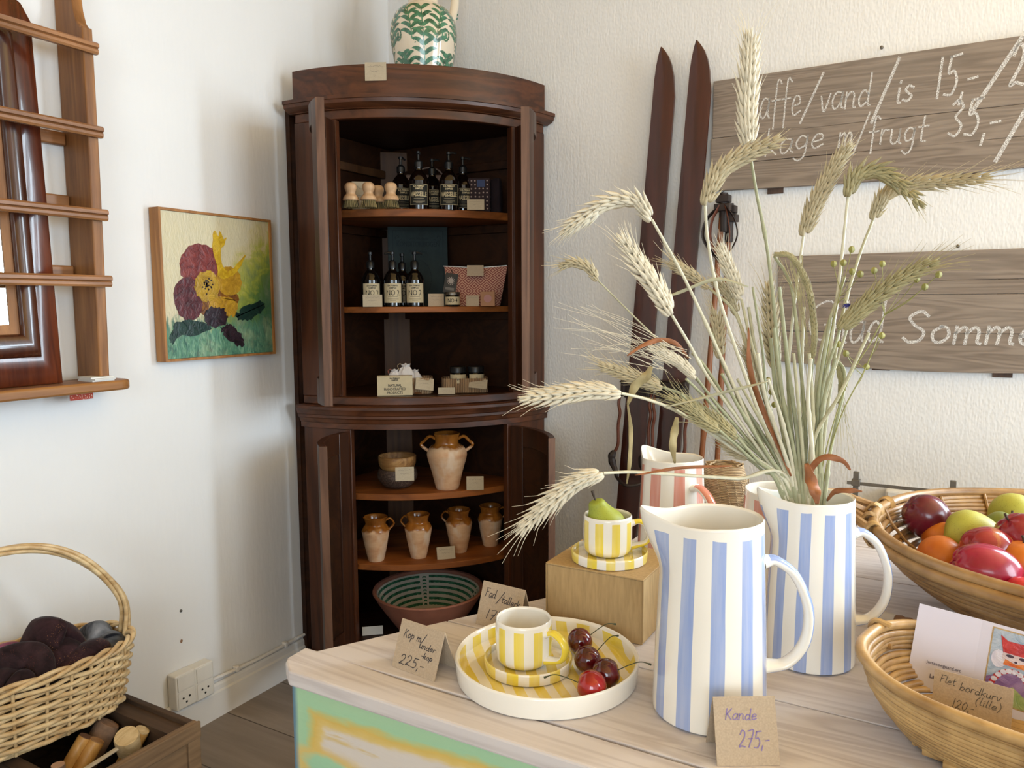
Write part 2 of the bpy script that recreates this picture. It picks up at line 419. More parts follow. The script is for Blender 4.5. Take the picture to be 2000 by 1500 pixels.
def window(name, ax, at, a, b, z0, z1):
    mb = MB()
    def bx(p, q, r, s, d=.03):
        if ax == 0: mb.box(at-d, at+d, p, q, r, s)
        else: mb.box(p, q, at-d, at+d, r, s)
    w = .055
    bx(a, a+w, z0, z1); bx(b-w, b, z0, z1); bx(a, b, z0, z0+w); bx(a, b, z1-w, z1)
    n = max(2, round((b-a)/.55))
    for i in range(1, n): c = a+(b-a)*i/n; bx(c-.02, c+.02, z0, z1, .02)
    for i in (1, 2): c = z0+(z1-z0)*i/3; bx(a, b, c-.012, c+.012, .016)
    tag(mb.build(name, M_wpaint, bevel=.004), kind='structure')
window('window_1', 1, .095, 2.5, 3.6, .85, 2.25); window('window_2', 0, XR+.06, -1.85, -.45, .85, 2.35); window('window_3', 1, YF-.06, 2.1, 4.1, .85, 2.35)

# sockets, cable, screw on the left wall
def socket(x, y, z, rot, label, group=None):
    t = thing('wall_socket', label, 'socket', (x, y, z), rot, group)
    pl = rrect(.033, .052, .006)
    MX = Matrix(((1, 0, 0, 0), (0, 0, -1, 0), (0, 1, 0, 0), (0, 0, 0, 1)))      # poly plane -> xz, thickness -> -y
    MB().prism(pl, 0, .036, M=MX).build('housing', M_white, t, bevel=.003)
    MB().prism(rrect(.027, .022, .003, cy=.026), .036, .0385, M=MX).build('rocker_switch', M_white, t, bevel=.001)
    MB().prism(rrect(.027, .024, .003, cy=-.024), .036, .0375, M=MX).build('socket_plate', M_white, t, bevel=.001)
    for px, pz in ((-.0105, -.02), (.0105, -.02), (0, -.034)):
        MB().lathe([(0.0001, .0), (.0032, 0), (.0032, .0006), (.0001, .0006)], 12, c=(0, 0, 0)).build('socket_hole', M_dark, t).matrix_local = Matrix.Translation((px, -.0376, pz)) @ Matrix.Rotation(pi/2, 4, 'X')
    return t
socket(0.001, -1.036, .149, pi/2, 'white double-hole wall socket with switch, nearer the wooden crate', 'wall sockets by the crate')
socket(0.001, -.972, .147, pi/2, 'white wall socket with switch, nearer the corner cabinet where the cable starts', 'wall sockets by the crate')
t = thing('surface_cable', 'white painted cable clipped along the left wall above the baseboard', 'cable', (0, -.5, .12))
pth = bez([(.012, -.937, .125), (.012, -.75, .117), (.012, -.55, .12), (.012, -.3, .12)], 30)
MB().tube(pth, .0055, 8).build('cable', M_wpaint, t, True)
for yy, zz in ((-.835, .121), (-.632, .1185), (-.525, .12)):
    MB().box(.0005, .02, yy-.007, yy+.007, zz-.009, zz+.009).build('cable_clip', M_wpaint, t, True, bevel=.003)
s = onx(353, 1193, 0.0); mb = MB(); mb.lathe([(.0001, .004), (.0035, .003), (.0045, 0), (.0001, -.0)], 12)
o = mb.build('wall_screw', M_steel); o.rotation_euler = (0, pi/2, 0); o.location = (0.0003, s.y, s.z); tag(o, 'small silver screw head in the white left wall above the sockets', 'screw')
s = onx(354, 1252, 0.0); mb = MB(); mb.blob((0, 0, 0), .0012, .0045, .0055, 6, 9, fn=lambda d: 1+.35*noise.noise(d*2.3))
o = mb.build('screw_hole', plain('bare_plug', '#8d6a50', .9)); o.location = (.0009, s.y, s.z); tag(o, 'small brown plug hole in the white wall below the silver screw', 'wall plug')
socket(1.797, -.001, .672, 0, 'white wall socket on the back wall half hidden behind the fruit basket')

# ------------------------------------------------------------------ hanging pine shelf with mirror
M_pine = wood('old_pine', '#6b4426', '#a87443', 'z', 1.0, .45, contrast=.9, spec=.35)
M_pineh = wood('old_pine_rail', '#6f4728', '#a9764a', 'y', 1.0, .4, contrast=.9)
M_mahog = wood('mahogany_band', '#3a160b', '#6f3318', 'z', 1.0, .22, rot=0, contrast=.8, spec=.5, coat=.3)
M_mahog2 = wood('mahogany_moulding', '#2c130c', '#573020', 'z', 1.2, .2, contrast=.6, coat=.4)
t = thing('wall_plate_rack', 'pine wall plate rack with moulded front rails hanging on the left wall', 'shelf', (0, -1.7, 1.045))
def upright(y0, y1):
    out = [(0.001, 1.07), (.093, 1.07), (.097, 1.2), (.101, 1.4), (.105, 1.62), (.106, 1.905)]
    out += [(.098, 1.905), (.085, 1.92), (.076, 1.95), (.07, 2.0), (.066, 2.06), (.055, 2.11), (.03, 2.13), (.001, 2.13)]
    mb = MB(); n = len(out)
    mb.add([V((x, y0, z)) for x, z in out]+[V((x, y1, z)) for x, z in out], [tuple(range(n)), tuple(range(n, 2*n))[::-1]]+[(i, n+i, n+(i+1) % n, (i+1) % n) for i in range(n)])
    return mb
upright(-1.272, -1.246).build('side_upright', M_pine, t, True, bevel=.003)
upright(-2.2, -2.174).build('side_upright', M_pine, t, True, bevel=.003)
for z in (1.858, 1.665, 1.470, 1.312):
    prof = [(.108, -.0135), (.118, -.0135), (.121, -.009), (.121, -.003), (.118, 0), (.124, .002), (.124, .009), (.119, .0135), (.108, .0135)]
    MB().sweep(prof, [lambda u, v, z=z: V((u, -2.2, z+v)), lambda u, v, z=z: V((u, -1.243, z+v))]).build('front_rail', M_pineh, t, True, ang=25)
for z in (1.655, 1.505, 1.335):
    MB().box(.002, .018, -2.173, -1.273, z-.016, z+.016).build('back_rail', M_pineh, t, True, bevel=.004)
M_pineb = wood('old_pine_board', '#6d4526', '#a8743f', 'y', .9, .45, contrast=.9)
mb = MB(); pl = [(.001, -2.26), (.115, -2.26), (.128, -2.23), (.131, -1.7)]+[(.131-.03*(1-cos(a)), -1.24+.035*sin(a)) for a in [radians(q) for q in range(0, 91, 15)]]+[(.001, -1.2)]
mb.prism(pl, 1.045, 1.0695); mb.build('bottom_board', M_pineb, t, True, bevel=.005)

# mirror leaning inside the rack: arched mahogany frame
t = thing('mirror', 'tall mahogany framed mirror with chamfered top standing in the plate rack', 'mirror', (.06, -1.66, 1.0702))
def mir(y, z, d=0):   # plane leaning back against the wall
    k = (z-1.0705)/.93; return V((lerp(.074, .036, k)+d, y, z))
MY0, MY1 = -1.985, -1.352
def frame_loop(i):
    b, tp = 1.0705+i*1.35, 1.955-i*1.2; l, r = MY0+i, MY1-i; c = max(.02, .055-i*.3)
    q = [(l, b), (r, b), (r+.0, tp-c), (r-c*.35, tp-c*.35), (r-c, tp), (l+c, tp), (l+c*.35, tp-c*.35), (l, tp-c)]
    return q
def ringmb(i0, i1, prof):
    mb = MB(); A, B = frame_loop(i0), frame_loop(i1); n = len(A); rows = []
    for s, d in prof: rows.append([mir(lerp(a[0], b[0], s), lerp(a[1], b[1], s), d) for a, b in zip(A, B)])
    for R0, R1 in zip(rows, rows[1:]+rows[:1]): mb.add(R0+R1, [(j, (j+1) % n, n+(j+1) % n, n+j) for j in range(n)])
    return mb
ringmb(0, .048, [(0, -.02), (0, .0), (.08, .004), (1, .004), (1, -.02)]).build('frame_band', M_mahog, t, True)
ringmb(.0481, .088, [(0, -.02), (0, .006)]+[(.5-.5*cos(a), .006+.016*sin(a)) for a in [radians(q) for q in range(15, 180, 15)]]+[(1, .004), (1, -.02)]).build('frame_moulding', M_mahog2, t, True)
ringmb(.0881, .104, [(0, -.02), (0, .003), (1, -.003), (1, -.02)]).build('inner_slip', M_pine, t, True)
t2 = NT('mirror_silver'); t2.base((.86, .9, .87, 1)).set(Metallic=1.0, Roughness=.02)
q = frame_loop(.1039); mb = MB(); mb.add([mir(y, z, -.006) for y, z in q]+[mir(y, z, -.012) for y, z in q], [tuple(range(8)), tuple(range(8, 16))[::-1]]+[(i, (i+1) % 8, 8+(i+1) % 8, 8+i) for i in range(8)])
mb.build('mirror_glass', t2.mat, t, True, smooth=False)
q = frame_loop(0.006); mb = MB(); mb.add([mir(y, z, -.0125) for y, z in q]+[mir(y, z, -.0195) for y, z in q], [tuple(range(8)), tuple(range(8, 16))[::-1]]+[(i, (i+1) % 8, 8+(i+1) % 8, 8+i) for i in range(8)])
mb.build('backing_board', M_pine, t, True, smooth=False)
# paper cards and dotted tag on the rack
M_paper = plain('white_paper', '#d9d8d4', .6, .3, var=.03)
for k, (dx, a) in enumerate(((0, 0), (.004, .09), (-.002, -.05))):
    mb = MB().box(-.03, .03, -.028, .028, 0, .0035); o = mb.build('paper_cards', M_paper); o.location = (.088+dx, -1.278+.0, 1.0696+k*.0037); o.rotation_euler[2] = a
    tag(o, ['lowest white paper card pack of the stack at the plate rack end', 'middle white paper card pack of the stack at the plate rack end', 'topmost white paper card pack of the stack at the plate rack end'][k], 'cards', 'paper card packs on the plate rack')
tt = NT('red_dotted_paper'); vr = tt.n('TexVoronoi', None, Vector=tt.obj((260, 260, 260)), Scale=1.0).outputs[0]
tt.base(tt.mix(tt.math('LESS_THAN', vr, .28), srgb('#b5442f'), srgb('#e6c9b8'))).set(Roughness=.7)
mb = MB(); mb.box(.06, .0615, -1.33, -1.272, 1.0235, 1.0448); o = mb.build('dotted_tag', tt.mat, smooth=False)
tag(o, 'red tag with pale dots hanging below the plate rack board', 'tag')
# ------------------------------------------------------------------ flower painting on the left wall
t = thing('painting', 'square oil painting of a red and yellow flower in a thin wooden frame', 'painting', (0, -.85, 1.3))
M_frame = wood('oak_frame', '#8a5a2e', '#b07c46', 'z', 1.0, .5)
Y0, Y1, Z0, Z1, DX = -1.05, -.655, 1.098, 1.517, .042
mb = MB(); 
for a, b, c, d in ((Y0, Y0+.007, Z0, Z1), (Y1-.007, Y1, Z0, Z1), (Y0+.007, Y1-.007, Z0, Z0+.007), (Y0+.007, Y1-.007, Z1-.007, Z1)): mb.box(.003, DX, a, b, c, d)
mb.build('frame', M_frame, t, True, smooth=False)
def pt(u, v, d): return V((.0375+d, Y0+.008+u*(Y1-Y0-.016), Z0+.008+v*(Z1-Z0-.016)))
def canvas_mat():
    n = NT('oil_background'); sp = n.n('SeparateXYZ', None, i0=n.tc.outputs['Generated'])
    w = n.noise(n.obj((1, 1, 1)), 16, 4, .6, .6); w2 = n.noise(n.obj((1, 3, 1)), 30, 3, .6, 1.0)
    g = n.math('ADD', n.math('ADD', n.math('MULTIPLY', sp.outputs[1], .85), n.math('MULTIPLY', sp.outputs[2], -.72)), n.math('MULTIPLY', n.math('SUBTRACT', w, .5), .7))
    c = n.ramp(g, [(-.0, srgb('#cfc4a4')), (.12, srgb('#c9bb8e')), (.22, srgb('#a9ab45')), (.36, srgb('#5d7d3c')), (.52, srgb('#3f6a4a'))])
    lowm = n.math('ADD', sp.outputs[2], n.math('MULTIPLY', n.math('SUBTRACT', w2, .5), .35))
    c = n.mix(n.ramp(lowm, [(.2, 1.0), (.3, 0.0)]), c, n.ramp(w2, [(.3, srgb('#345f52')), (.55, srgb('#5a8a6e')), (.72, srgb('#86a98c'))]))
    c = n.mix(n.ramp(w, [(.45, 0.0), (.8, .35)]), c, srgb('#d6c896'))
    n.base(c).set(Roughness=.4); n.bump(w2, .6, .003); return n.mat
mb = MB().box(.0045, .0375, Y0+.0075, Y1-.0075, Z0+.0075, Z1-.0075); mb.build('canvas', canvas_mat(), t, True, smooth=False)
def paint(name, col, col2):
    n = NT(name); w = n.noise(n.obj((1, 1, 1)), 45, 4, .65, 1.2); n.base(n.ramp(w, [(.35, srgb(col)), (.68, srgb(col2))])).set(Roughness=.35); n.bump(w, .7, .003); return n.mat
PM = [paint('maroon_paint', '#5e2123', '#8d3f38'), paint('ochre_paint', '#a0741c', '#c79a2c'), paint('yellow_paint', '#b98f16', '#dbb72e'),
      paint('dark_green_paint', '#0e211d', '#1f3d33'), paint('black_plum_paint', '#1a1216', '#3b2730'), paint('dark_maroon_paint', '#3f171d', '#6a2a2e'), paint('burnt_paint', '#5e3318', '#9a6524'), paint('gold_paint', '#8f6a14', '#c7a02e')]
rp = random.Random(5)
def dab(mb, pts, d, mi, jag=.012):
    P = bez([V((u, v, 0)) for u, v in pts]+[V((pts[0][0], pts[0][1], 0))], 48)[:-1]
    P = [p+V((rp.uniform(-jag, jag), rp.uniform(-jag, jag), 0)) for p in P]
    n = len(P); c = sum(P, V((0, 0, 0)))/n
    top = [pt(p.x, p.y, d) for p in P]; bot = [pt(p.x, p.y, 0) for p in P]
    mb.add(top+bot, [tuple(range(n))]+[(i, n+i, n+(i+1) % n, (i+1) % n) for i in range(n)], mi)
def circ(cx, cy, rx, ry, n=9): return [(cx+rx*cos(2*pi*i/n), cy+ry*sin(2*pi*i/n)) for i in range(n)]
mb = MB()
dab(mb, circ(.46, .40, .21, .13), .0008, 6, .008); dab(mb, circ(.33, .63, .19, .165), .0010, 0, .007); dab(mb, circ(.205, .41, .125, .155), .0012, 5, .007); dab(mb, circ(.52, .35, .14, .08), .0011, 1, .012)
dab(mb, circ(.58, .54, .125, .105), .0013, 1, .007); dab(mb, circ(.375, .50, .115, .11), .0016, 7, .008)
dab(mb, [(.48, .60), (.44, .78), (.46, .90), (.50, .86), (.51, .90), (.54, .84), (.57, .85), (.54, .79), (.51, .76), (.54, .62), (.63, .64), (.74, .74), (.73, .70), (.62, .58), (.5, .56)], .0018, 2, .006)
dab(mb, circ(.44, .28, .11, .075), .0017, 4, .012)
dab(mb, [(.03, .16), (.1, .25), (.3, .25), (.40, .20), (.3, .16), (.12, .15), (.05, .10)], .0014, 3)
dab(mb, [(.47, .2), (.58, .22), (.68, .14), (.70, .06), (.62, .07), (.55, .11)], .0015, 4)
dab(mb, [(.62, .29), (.74, .36), (.90, .39), (.93, .34), (.83, .28), (.75, .25), (.66, .26)], .0015, 3)
for k in range(26): 
    a = rp.uniform(0, 6.28); r = rp.uniform(0, .06); dab(mb, circ(.375+r*cos(a), .5+r*sin(a), .007, .006, 5), .0021, 4, .002)
mb.build('flower_brushwork', PM, t, True, ang=60)

# ------------------------------------------------------------------ weathered sign boards on the back wall
def grey_wood(name):
    n = NT(name); v = n.obj((.55, 1, 7.5))
    a = n.noise(v, 1.4, 3, .5, 1.4); rg = n.math('SINE', n.math('MULTIPLY', a, 70)); fi = n.noise(n.obj((4, 1, 110)), 1.0, 4, .6)
    f = n.math('ADD', n.math('MULTIPLY', rg, .14), n.math('ADD', n.math('MULTIPLY', fi, .6), .2))
    bl = n.noise(n.obj((1, 1, 2)), 3.0, 3)
    c = n.ramp(f, [(.15, srgb('#6b5f55')), (.8, srgb('#9a8b7d'))]); c = n.mix(n.ramp(bl, [(.4, 0.0), (.75, .35)]), c, srgb('#a3988c'))
    kn = n.n('TexVoronoi', None, Vector=n.obj((2.2, 1, 6.0)), Scale=1.0).outputs[0]
    c = n.mix(n.ramp(kn, [(.03, .85), (.075, 0.0)]), c, srgb('#45392f'))
    n.base(c).set(Roughness=.8); n.b.inputs['Specular IOR Level'].default_value = .15; n.bump(f, .5, .002); return n.mat
M_grey = grey_wood('weathered_board')
M_bat = wood('dark_batten', '#3a2a22', '#5b4538', 'z', 1, .7)
nch = NT('chalk'); a = nch.noise(nch.obj((1, 1, 1)), 420, 3, .7)
nch.base((.82, .80, .77, 1)).set(Roughness=.9); nch.put(nch.b.inputs['Alpha'], nch.ramp(a, [(.38, .12), (.58, .9)])); M_chalk = nch.mat
YBD = -.026
def board(name, label, planks, x1, joints, tl, bl, bats, screws):
    t = thing(name, label, 'sign board', (lerp(tl, x1, .5), YBD/2, planks[0][0]))
    rr = random.Random(int(x1*100+len(bats)))
    for k, (z0, z1) in enumerate(planks):
        n = 24; top = []; bot = []
        for i in range(n+1):
            x = lerp(tl+joints[k], x1, i/n); wob = .0025*noise.noise(V((x*3, k*7, 0)))
            bz = z0+(wob-.0005 if k else bl(i/n))
            top.append((x, z1-.0012+.0)); bot.append((x, bz))
        m = n+1; vs = [V((x, y, z)) for y in (YBD+.004, -.0065) for x, z in bot+top]
        fs = [(i, i+1, m+i+1, m+i) for i in range(n)]+[(2*m+i+1, 2*m+i, 3*m+i, 3*m+i+1) for i in range(n)]+[(i+1, i, 2*m+i, 2*m+i+1) for i in range(n)]+[(m+i, m+i+1, 3*m+i+1, 3*m+i) for i in range(n)]
        fs += [(0, m, 3*m, 2*m), (n, 2*m+n, 3*m+n, m+n)]
        MB().add(vs, fs).build('plank', M_grey, t, True, smooth=False, bevel=.0015)
    for x, z0, z1 in bats: MB().box(x, x+.045, -.006, -.0005, z0, z1).build('back_batten', M_bat, t, True, smooth=False)
    for px, py in screws:
        p = ony(px, py, -.012); o = MB().lathe([(.0001, .008), (.004, .006), (.005, 0), (.0001, 0)], 12).build('screw', M_steel, t); o.location = (p-t.location); o.rotation_euler = (pi/2, 0, 0)
    return t
P = lambda px, py: ony(px, py, YBD+.004)
t = board('price_board', 'upper weathered grey plank board with chalk drink and cake prices', [(1.592, 1.668), (1.668, 1.748), (1.748, 1.916)], 2.75, [.004, 0.0, .004], 1.245,
          lambda u: .0 + .018*u-.028*sin(pi*min(1, u*1.3))*.5, [(1.412, 1.572, 1.90), (1.90, 1.572, 1.90)], [(1384, 372), (1722, 93)])
rh = random.Random(3)
def chalk(parent, jobs, name='chalk_writing'):
    mb = MB()
    for text, x0, y0, x1, y1, cap, w in jobs:
        A, B = P(x0, y0), P(x1, y1); L = B.x-A.x; sl = (B.z-A.z)/L
        fn = lambda x, y, A=A: V((A.x+x, YBD+.0032, A.z+y))
        hand(mb, text, 0, 0, cap, w, fn, .12, 1.0, rh, .03, fit=L, rise=sl)
    mb.build(name, M_chalk, parent, True, smooth=False)
chalk(t, [('K', 1440, 238, 1470, 236, .085, .007), ('affe', 1482, 232, 1566, 224, .105, .0045), ('/', 1566, 220, 1602, 212, .085, .006), ('vand', 1600, 218, 1702, 204, .085, .0045), ('/', 1706, 218, 1748, 204, .10, .008), ('is', 1748, 202, 1786, 196, .075, .006),
          ('15,-', 1825, 192, 1910, 180, .10, .006), ('/', 1908, 188, 1990, 170, .115, .010), ('25,-', 1970, 168, 2070, 154, .10, .008),
          ('Dr', 1440, 304, 1490, 300, .06, .005), ('kage', 1492, 304, 1612, 286, .075, .0045), ('m/frugt', 1636, 288, 1812, 276, .075, .0045), ('35,-', 1850, 270, 1955, 262, .092, .006), ('/', 1952, 280, 2030, 262, .13, .010), ('45,-', 2040, 262, 2140, 250, .09, .008)])
t = board('greeting_board', 'lower weathered grey plank board with chalk greeting text', [(1.074, 1.168), (1.168, 1.272), (1.272, 1.310), (1.310, 1.388)], 2.80, [.006, .003, .001, 0.0], 1.452,
          lambda u: .004-.016*sin(pi*min(1, u*1.6)), [(1.715, 1.06, 1.37), (2.005, 1.052, 1.37)], [(1871, 481)])
chalk(t, [('G', 1572, 662, 1640, 668, .115, .0055), ('lad', 1640, 668, 1728, 668, .115, .0065), ('Sommer', 1760, 668, 2075, 676, .085, .008)])

# ------------------------------------------------------------------ old skis and poles against the back wall
M_ski = wood('ski_varnish', '#260e08', '#4d2113', 'z', .8, .3, contrast=.7, spec=.5, coat=.2)
M_leath = plain('dark_leather', '#2a1f1b', .55, .4, var=.25, vs=30, bump=.2)
M_leathb = plain('brown_leather', '#5f3424', .5, .4, var=.2, vs=30)
def ski(label, top, bot, zb):
    """top/bot: (x, y) of the centre line at z=1.88 and z=.83"""
    t = thing('ski', label, 'ski', (bot[0], bot[1], 0.0), 0, 'old wooden skis')
    def c(z): k = (z-.83)/1.05; return V((lerp(bot[0], top[0], k), lerp(bot[1], top[1], k), z))
    zs = [0.004, .05, .3, .8, 1.2, 1.55, 1.75, 1.88, 1.94, 1.975, 2.0, 2.017, 2.03]; hw = [.033, .036, .037, .0385, .037, .036, .0355, .035, .0305, .0245, .017, .0095, .002]
    skew = [0]*8+[-.003, -.006, -.0095, -.0135, -.017]
    vs = []
    for z, w, s in zip(zs, hw, skew):
        p = c(z); yb = max(0.0, z-1.80)**2*.25
        th = .011 if z > 1.7 else .014
        for a, b in ((-w, 0), (-w*.3, -.003), (w*.3, -.003), (w, 0), (w, th), (-w, th)): vs.append(V((p.x+s+a, p.y-yb+b, z)))
    k = len(zs); fs = [(i*6+j, i*6+(j+1) % 6, (i+1)*6+(j+1) % 6, (i+1)*6+j) for i in range(k-1) for j in range(6)]+[tuple(range(6))[::-1], tuple((k-1)*6+j for j in range(6))]
    MB().add(vs, fs).build('ski_blade', M_ski, t, True, ang=35)
    p = c(1.0); mb = MB(); mb.box(p.x-.05, p.x-.036, p.y-.03, p.y+.01, .955, 1.01); mb.box(p.x+.034, p.x+.048, p.y-.03, p.y+.01, .955, 1.01); mb.box(p.x-.045, p.x+.043, p.y-.012, p.y-.0035, .948, 1.005)
    mb.build('toe_plate', M_leath, t, True, bevel=.003)
    mb = MB(); mb.tube(bez([(p.x-.045, p.y-.02, 1.0), (p.x-.02, p.y-.05, 1.012), (p.x+.02, p.y-.05, 1.008), (p.x+.043, p.y-.02, .995)], 16), .012, 8, flat=.25, up=(0, 0, 1)); mb.build('toe_strap', M_leath, t, True)
    for s in (-1, 1):
        mb = MB(); x = p.x+s*.052
        mb.tube(bez([(x, p.y-.02, .965), (x-.006, p.y-.022, .93), (x+.002, p.y-.03, .90), (x-.004, p.y-.03, .86), (x-.002, p.y-.035, .80), (x-.014, p.y-.035, .77)], 30), .0052, 8); mb.build('heel_cable', M_leathb, t, True)
        mb = MB(); mb.tube(bez([(x-.014, p.y-.035, .775), (x-.022, p.y-.04, .755), (x-.016, p.y-.04, .73), (x-.005, p.y-.045, .71), (x-.002, p.y-.045, .69)], 20), [.007, .009, .01, .012, .013, .012, .011, .012, .013, .012, .011, .010, .009, .009, .008, .008, .007, .007, .007, .006, .006][:21], 8)
        mb.build('tension_lever', M_leath, t, True)
    mb = MB(); mb.tube(bez([(p.x-.05, p.y-.05, .69), (p.x-.01, p.y-.085, .678), (p.x+.03, p.y-.075, .682), (p.x+.054, p.y-.045, .70)], 24), .0055, 8); mb.build('heel_loop', M_leath, t, True)
    return t
SKB = -.045
ski('brown wooden ski leaning on the back wall, nearer the corner cabinet', (1.1015, SKB), (1.0245, SKB-.02), 0)
ski('brown wooden ski leaning on the back wall, touching the price board edge', (1.213, SKB-.003), (1.143, SKB-.021), 0)
M_bam = plain('bamboo_varnish', '#85502a', .4, .5, var=.2, vs=14)
def pole(label, top, bot, loop):
    t = thing('ski_pole', label, 'ski pole', bot, 0, 'bamboo ski poles')
    A, B = V(bot), V(top); pts = []; rs = []
    for i in range(41):
        k = i/40; pts.append(lerp(A, B, k)); rs.append(.0085*(1.18 if i % 5 == 0 else 1.0))
    MB().tube(pts, rs, 10).build('shaft', M_bam, t, True, ang=60)
    T = B; mb = MB(); mb.tube([T-V((0, 0, .11)), T+V((0, 0, .005))], .0125, 10); mb.build('grip', M_leath, t, True)
    mb = MB(); mb.prism(rrect(.021, .016, .004), .0, .022, M=Matrix.Translation(T-V((0, 0, .024)))); mb.prism(rrect(.025, .018, .004), .0, .022, M=Matrix.Translation(T-V((0, 0, .05)))); mb.build('grip_collar', M_leath, t, True, bevel=.002)
    for s, w, d in loop:
        mb = MB(); mb.tube(bez([T+V((.008*s, -.012, -.035)), T+V((s*w*.8, -.03, -.075)), T+V((s*w, -.028, -.125)), T+V((s*w*.55, -.018, -.17)), T+V((0, -.014, -d))], 24), .009, 8, flat=.25, up=(1, 0, 0)); mb.build('strap', M_leathb if w < .04 else M_leath, t, True)
    # basket ring near the floor
    c = lerp(A, B, .09); mb = MB(); mb.tube([c+V((.05*cos(q), .05*sin(q), 0)) for q in [2*pi*i/20 for i in range(21)]], .004, 6); mb.tube([c-V((.05, 0, 0)), c+V((.05, 0, 0))], .003, 6); mb.build('snow_basket', M_bam, t, True)
    return t
pole('bamboo ski pole hanging by a leather loop under the price board', (1.293, -.045, 1.575), (1.214, -.085, .14), ((-1, .052, .20), (1, .05, .20), (1, .028, .16), (-1, .03, .18)))
pole('second bamboo ski pole hanging close behind the pole with looped strap', (1.306, -.022, 1.545), (1.276, -.045, .14), ())
p = ony(1407, 372, -.01)
t = thing('wall_hook', 'small metal hook with wire holding the ski pole strap', 'hook', p)
MB().tube(bez([(p.x, -.0005, p.z+.004), (p.x, -.02, p.z+.002), (p.x, -.032, p.z+.006)], 8), .004, 8).build('hook_pin', M_steel, t, True)
MB().tube(bez([(p.x+.001, -.03, p.z+.008), (p.x-.01, -.04, p.z-.02), (1.289, -.05, 1.585), (1.297, -.05, 1.585), (p.x+.008, -.036, p.z-.01), (p.x+.002, -.03, p.z+.008)], 24), .0009, 5).build('hook_wire', M_steel, t, True)
# ------------------------------------------------------------------ bow-fronted corner cabinet
CC = V((.3675, -.29, 0)); CTH = radians(41.285); CR, CY = .635, .485
cab = thing('corner_cabinet', 'dark stained bow-fronted corner cabinet with its four doors open', 'cabinet', CC, CTH)
M_cab = wood('cabinet_wood', '#28140c', '#5a321c', 'z', .9, .38, contrast=.75, spec=.4)
M_cabh = wood('cabinet_wood_across', '#2c170d', '#60361e', 'x', .9, .36, contrast=.8, spec=.4)
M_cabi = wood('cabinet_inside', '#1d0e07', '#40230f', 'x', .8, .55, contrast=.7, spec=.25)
M_cabs = wood('cabinet_shelf', '#5a2f14', '#a3602c', 'x', .8, .5, contrast=.7, spec=.3)
M_cabp = wood('corner_post_wood', '#3d2413', '#6a4526', 'z', .8, .55, contrast=.6)
M_door = wood('shaded_door_wood', '#20100a', '#472714', 'z', .9, .4, contrast=.75)  # cabinet wood made darker: shade on the doors' inner faces put into the colour
M_raw = wood('worn_door_edge', '#452c1f', '#775642', 'z', 1.2, .55, contrast=.8)
def arc(phi, r, z): return V((r*sin(phi), CY-r*cos(phi), z))
def asweep(prof, p0, p1, n=40): return MB().sweep(prof, [(lambda u, v, p=radians(lerp(p0, p1, i/n)): arc(p, u, v)) for i in range(n+1)])
def rect(r0, r1, z0, z1): return [(r0, z0), (r1, z0), (r1, z1), (r0, z1)]
asweep(rect(.612, .637, 1.8901, 1.985), -40.2, 40.2).build('fascia', M_cabh, cab, bevel=.002)
asweep([(.612, 1.8535), (.638, 1.8535), (.640, 1.856), (.652, 1.860), (.662, 1.868), (.664, 1.878), (.668, 1.879), (.668, 1.8898), (.612, 1.8898)], -41.6, 41.6).build('cornice_moulding', M_cabh, cab, ang=28)
asweep(rect(.610, .632, 1.826, 1.8534), -40, 40).build('head_rail', M_cabh, cab, bevel=.002)
for s in (-1, 1):
    asweep(rect(.608, .634, .9572, 1.8259), s*26.2, s*40.2, 10).build('upper_stile', M_cab, cab, bevel=.002)
    asweep(rect(.608, .634, .0, .8529), s*24, s*40.2, 10).build('lower_stile', M_cab, cab, bevel=.002)
asweep(rect(.606, .633, .930, .957), -40.2, 40.2).build('sill_rail', M_cabh, cab, bevel=.003)
asweep([(.606, .8531), (.640, .8531), (.640, .870), (.643, .873), (.647, .885), (.652, .889), (.652, .897), (.656, .900), (.660, .914), (.662, .917), (.662, .926), (.655, .9298), (.606, .9298)], -40.9, 40.9).build('waist_moulding', M_cabh, cab, ang=25)
asweep([(.6345, 0), (.652, 0), (.652, .075), (.646, .083), (.6345, .085)], -41, -20).build('plinth', M_cab, cab)
asweep([(.6345, 0), (.652, 0), (.652, .075), (.646, .083), (.6345, .085)], 20, 41).build('plinth', M_cab, cab)
asweep(rect(.61, .633, .03, .118), -23.8, 23.8).build('bottom_rail', M_cabh, cab, bevel=.002)
def wpt(phi, r): p = wm(cab) @ arc(radians(phi), r, 0); return (p.x, p.y)
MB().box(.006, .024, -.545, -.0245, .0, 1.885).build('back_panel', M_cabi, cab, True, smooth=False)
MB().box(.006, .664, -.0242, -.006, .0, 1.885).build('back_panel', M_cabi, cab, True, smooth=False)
MP = Matrix.Translation((.052, -.052, 0)) @ Matrix.Rotation(radians(41), 4, 'Z')
MB().box(-.052, .052, -.012, .010, .13, 1.82, M=MP).build('corner_post', M_cabp, cab, True, smooth=False, bevel=.002)
def shelf_poly(r, p0, extra=0):
    a = [wpt(lerp(-p0, p0, i/24), r) for i in range(25)]
    return a+[(.625, -.0255), (.0255, -.0255), (.0255, -.515)]
def cshelf(name, z0, z1, r, p0, m): return MB().prism(shelf_poly(r, p0), z0, z1).build(name, m, cab, True, smooth=True, ang=30, bevel=.002)
cshelf('shelf', 1.533, 1.558, .567, 29.5, M_cabs); cshelf('shelf', 1.226, 1.245, .567, 29.5, M_cabs)
cshelf('shelf', .604, .626, .575, 28, M_cabs); cshelf('shelf', .365, .386, .580, 28, M_cabs)
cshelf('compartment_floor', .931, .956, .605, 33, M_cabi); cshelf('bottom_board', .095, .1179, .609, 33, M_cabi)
cshelf('compartment_ceiling', 1.832, 1.846, .605, 33, M_cabi)
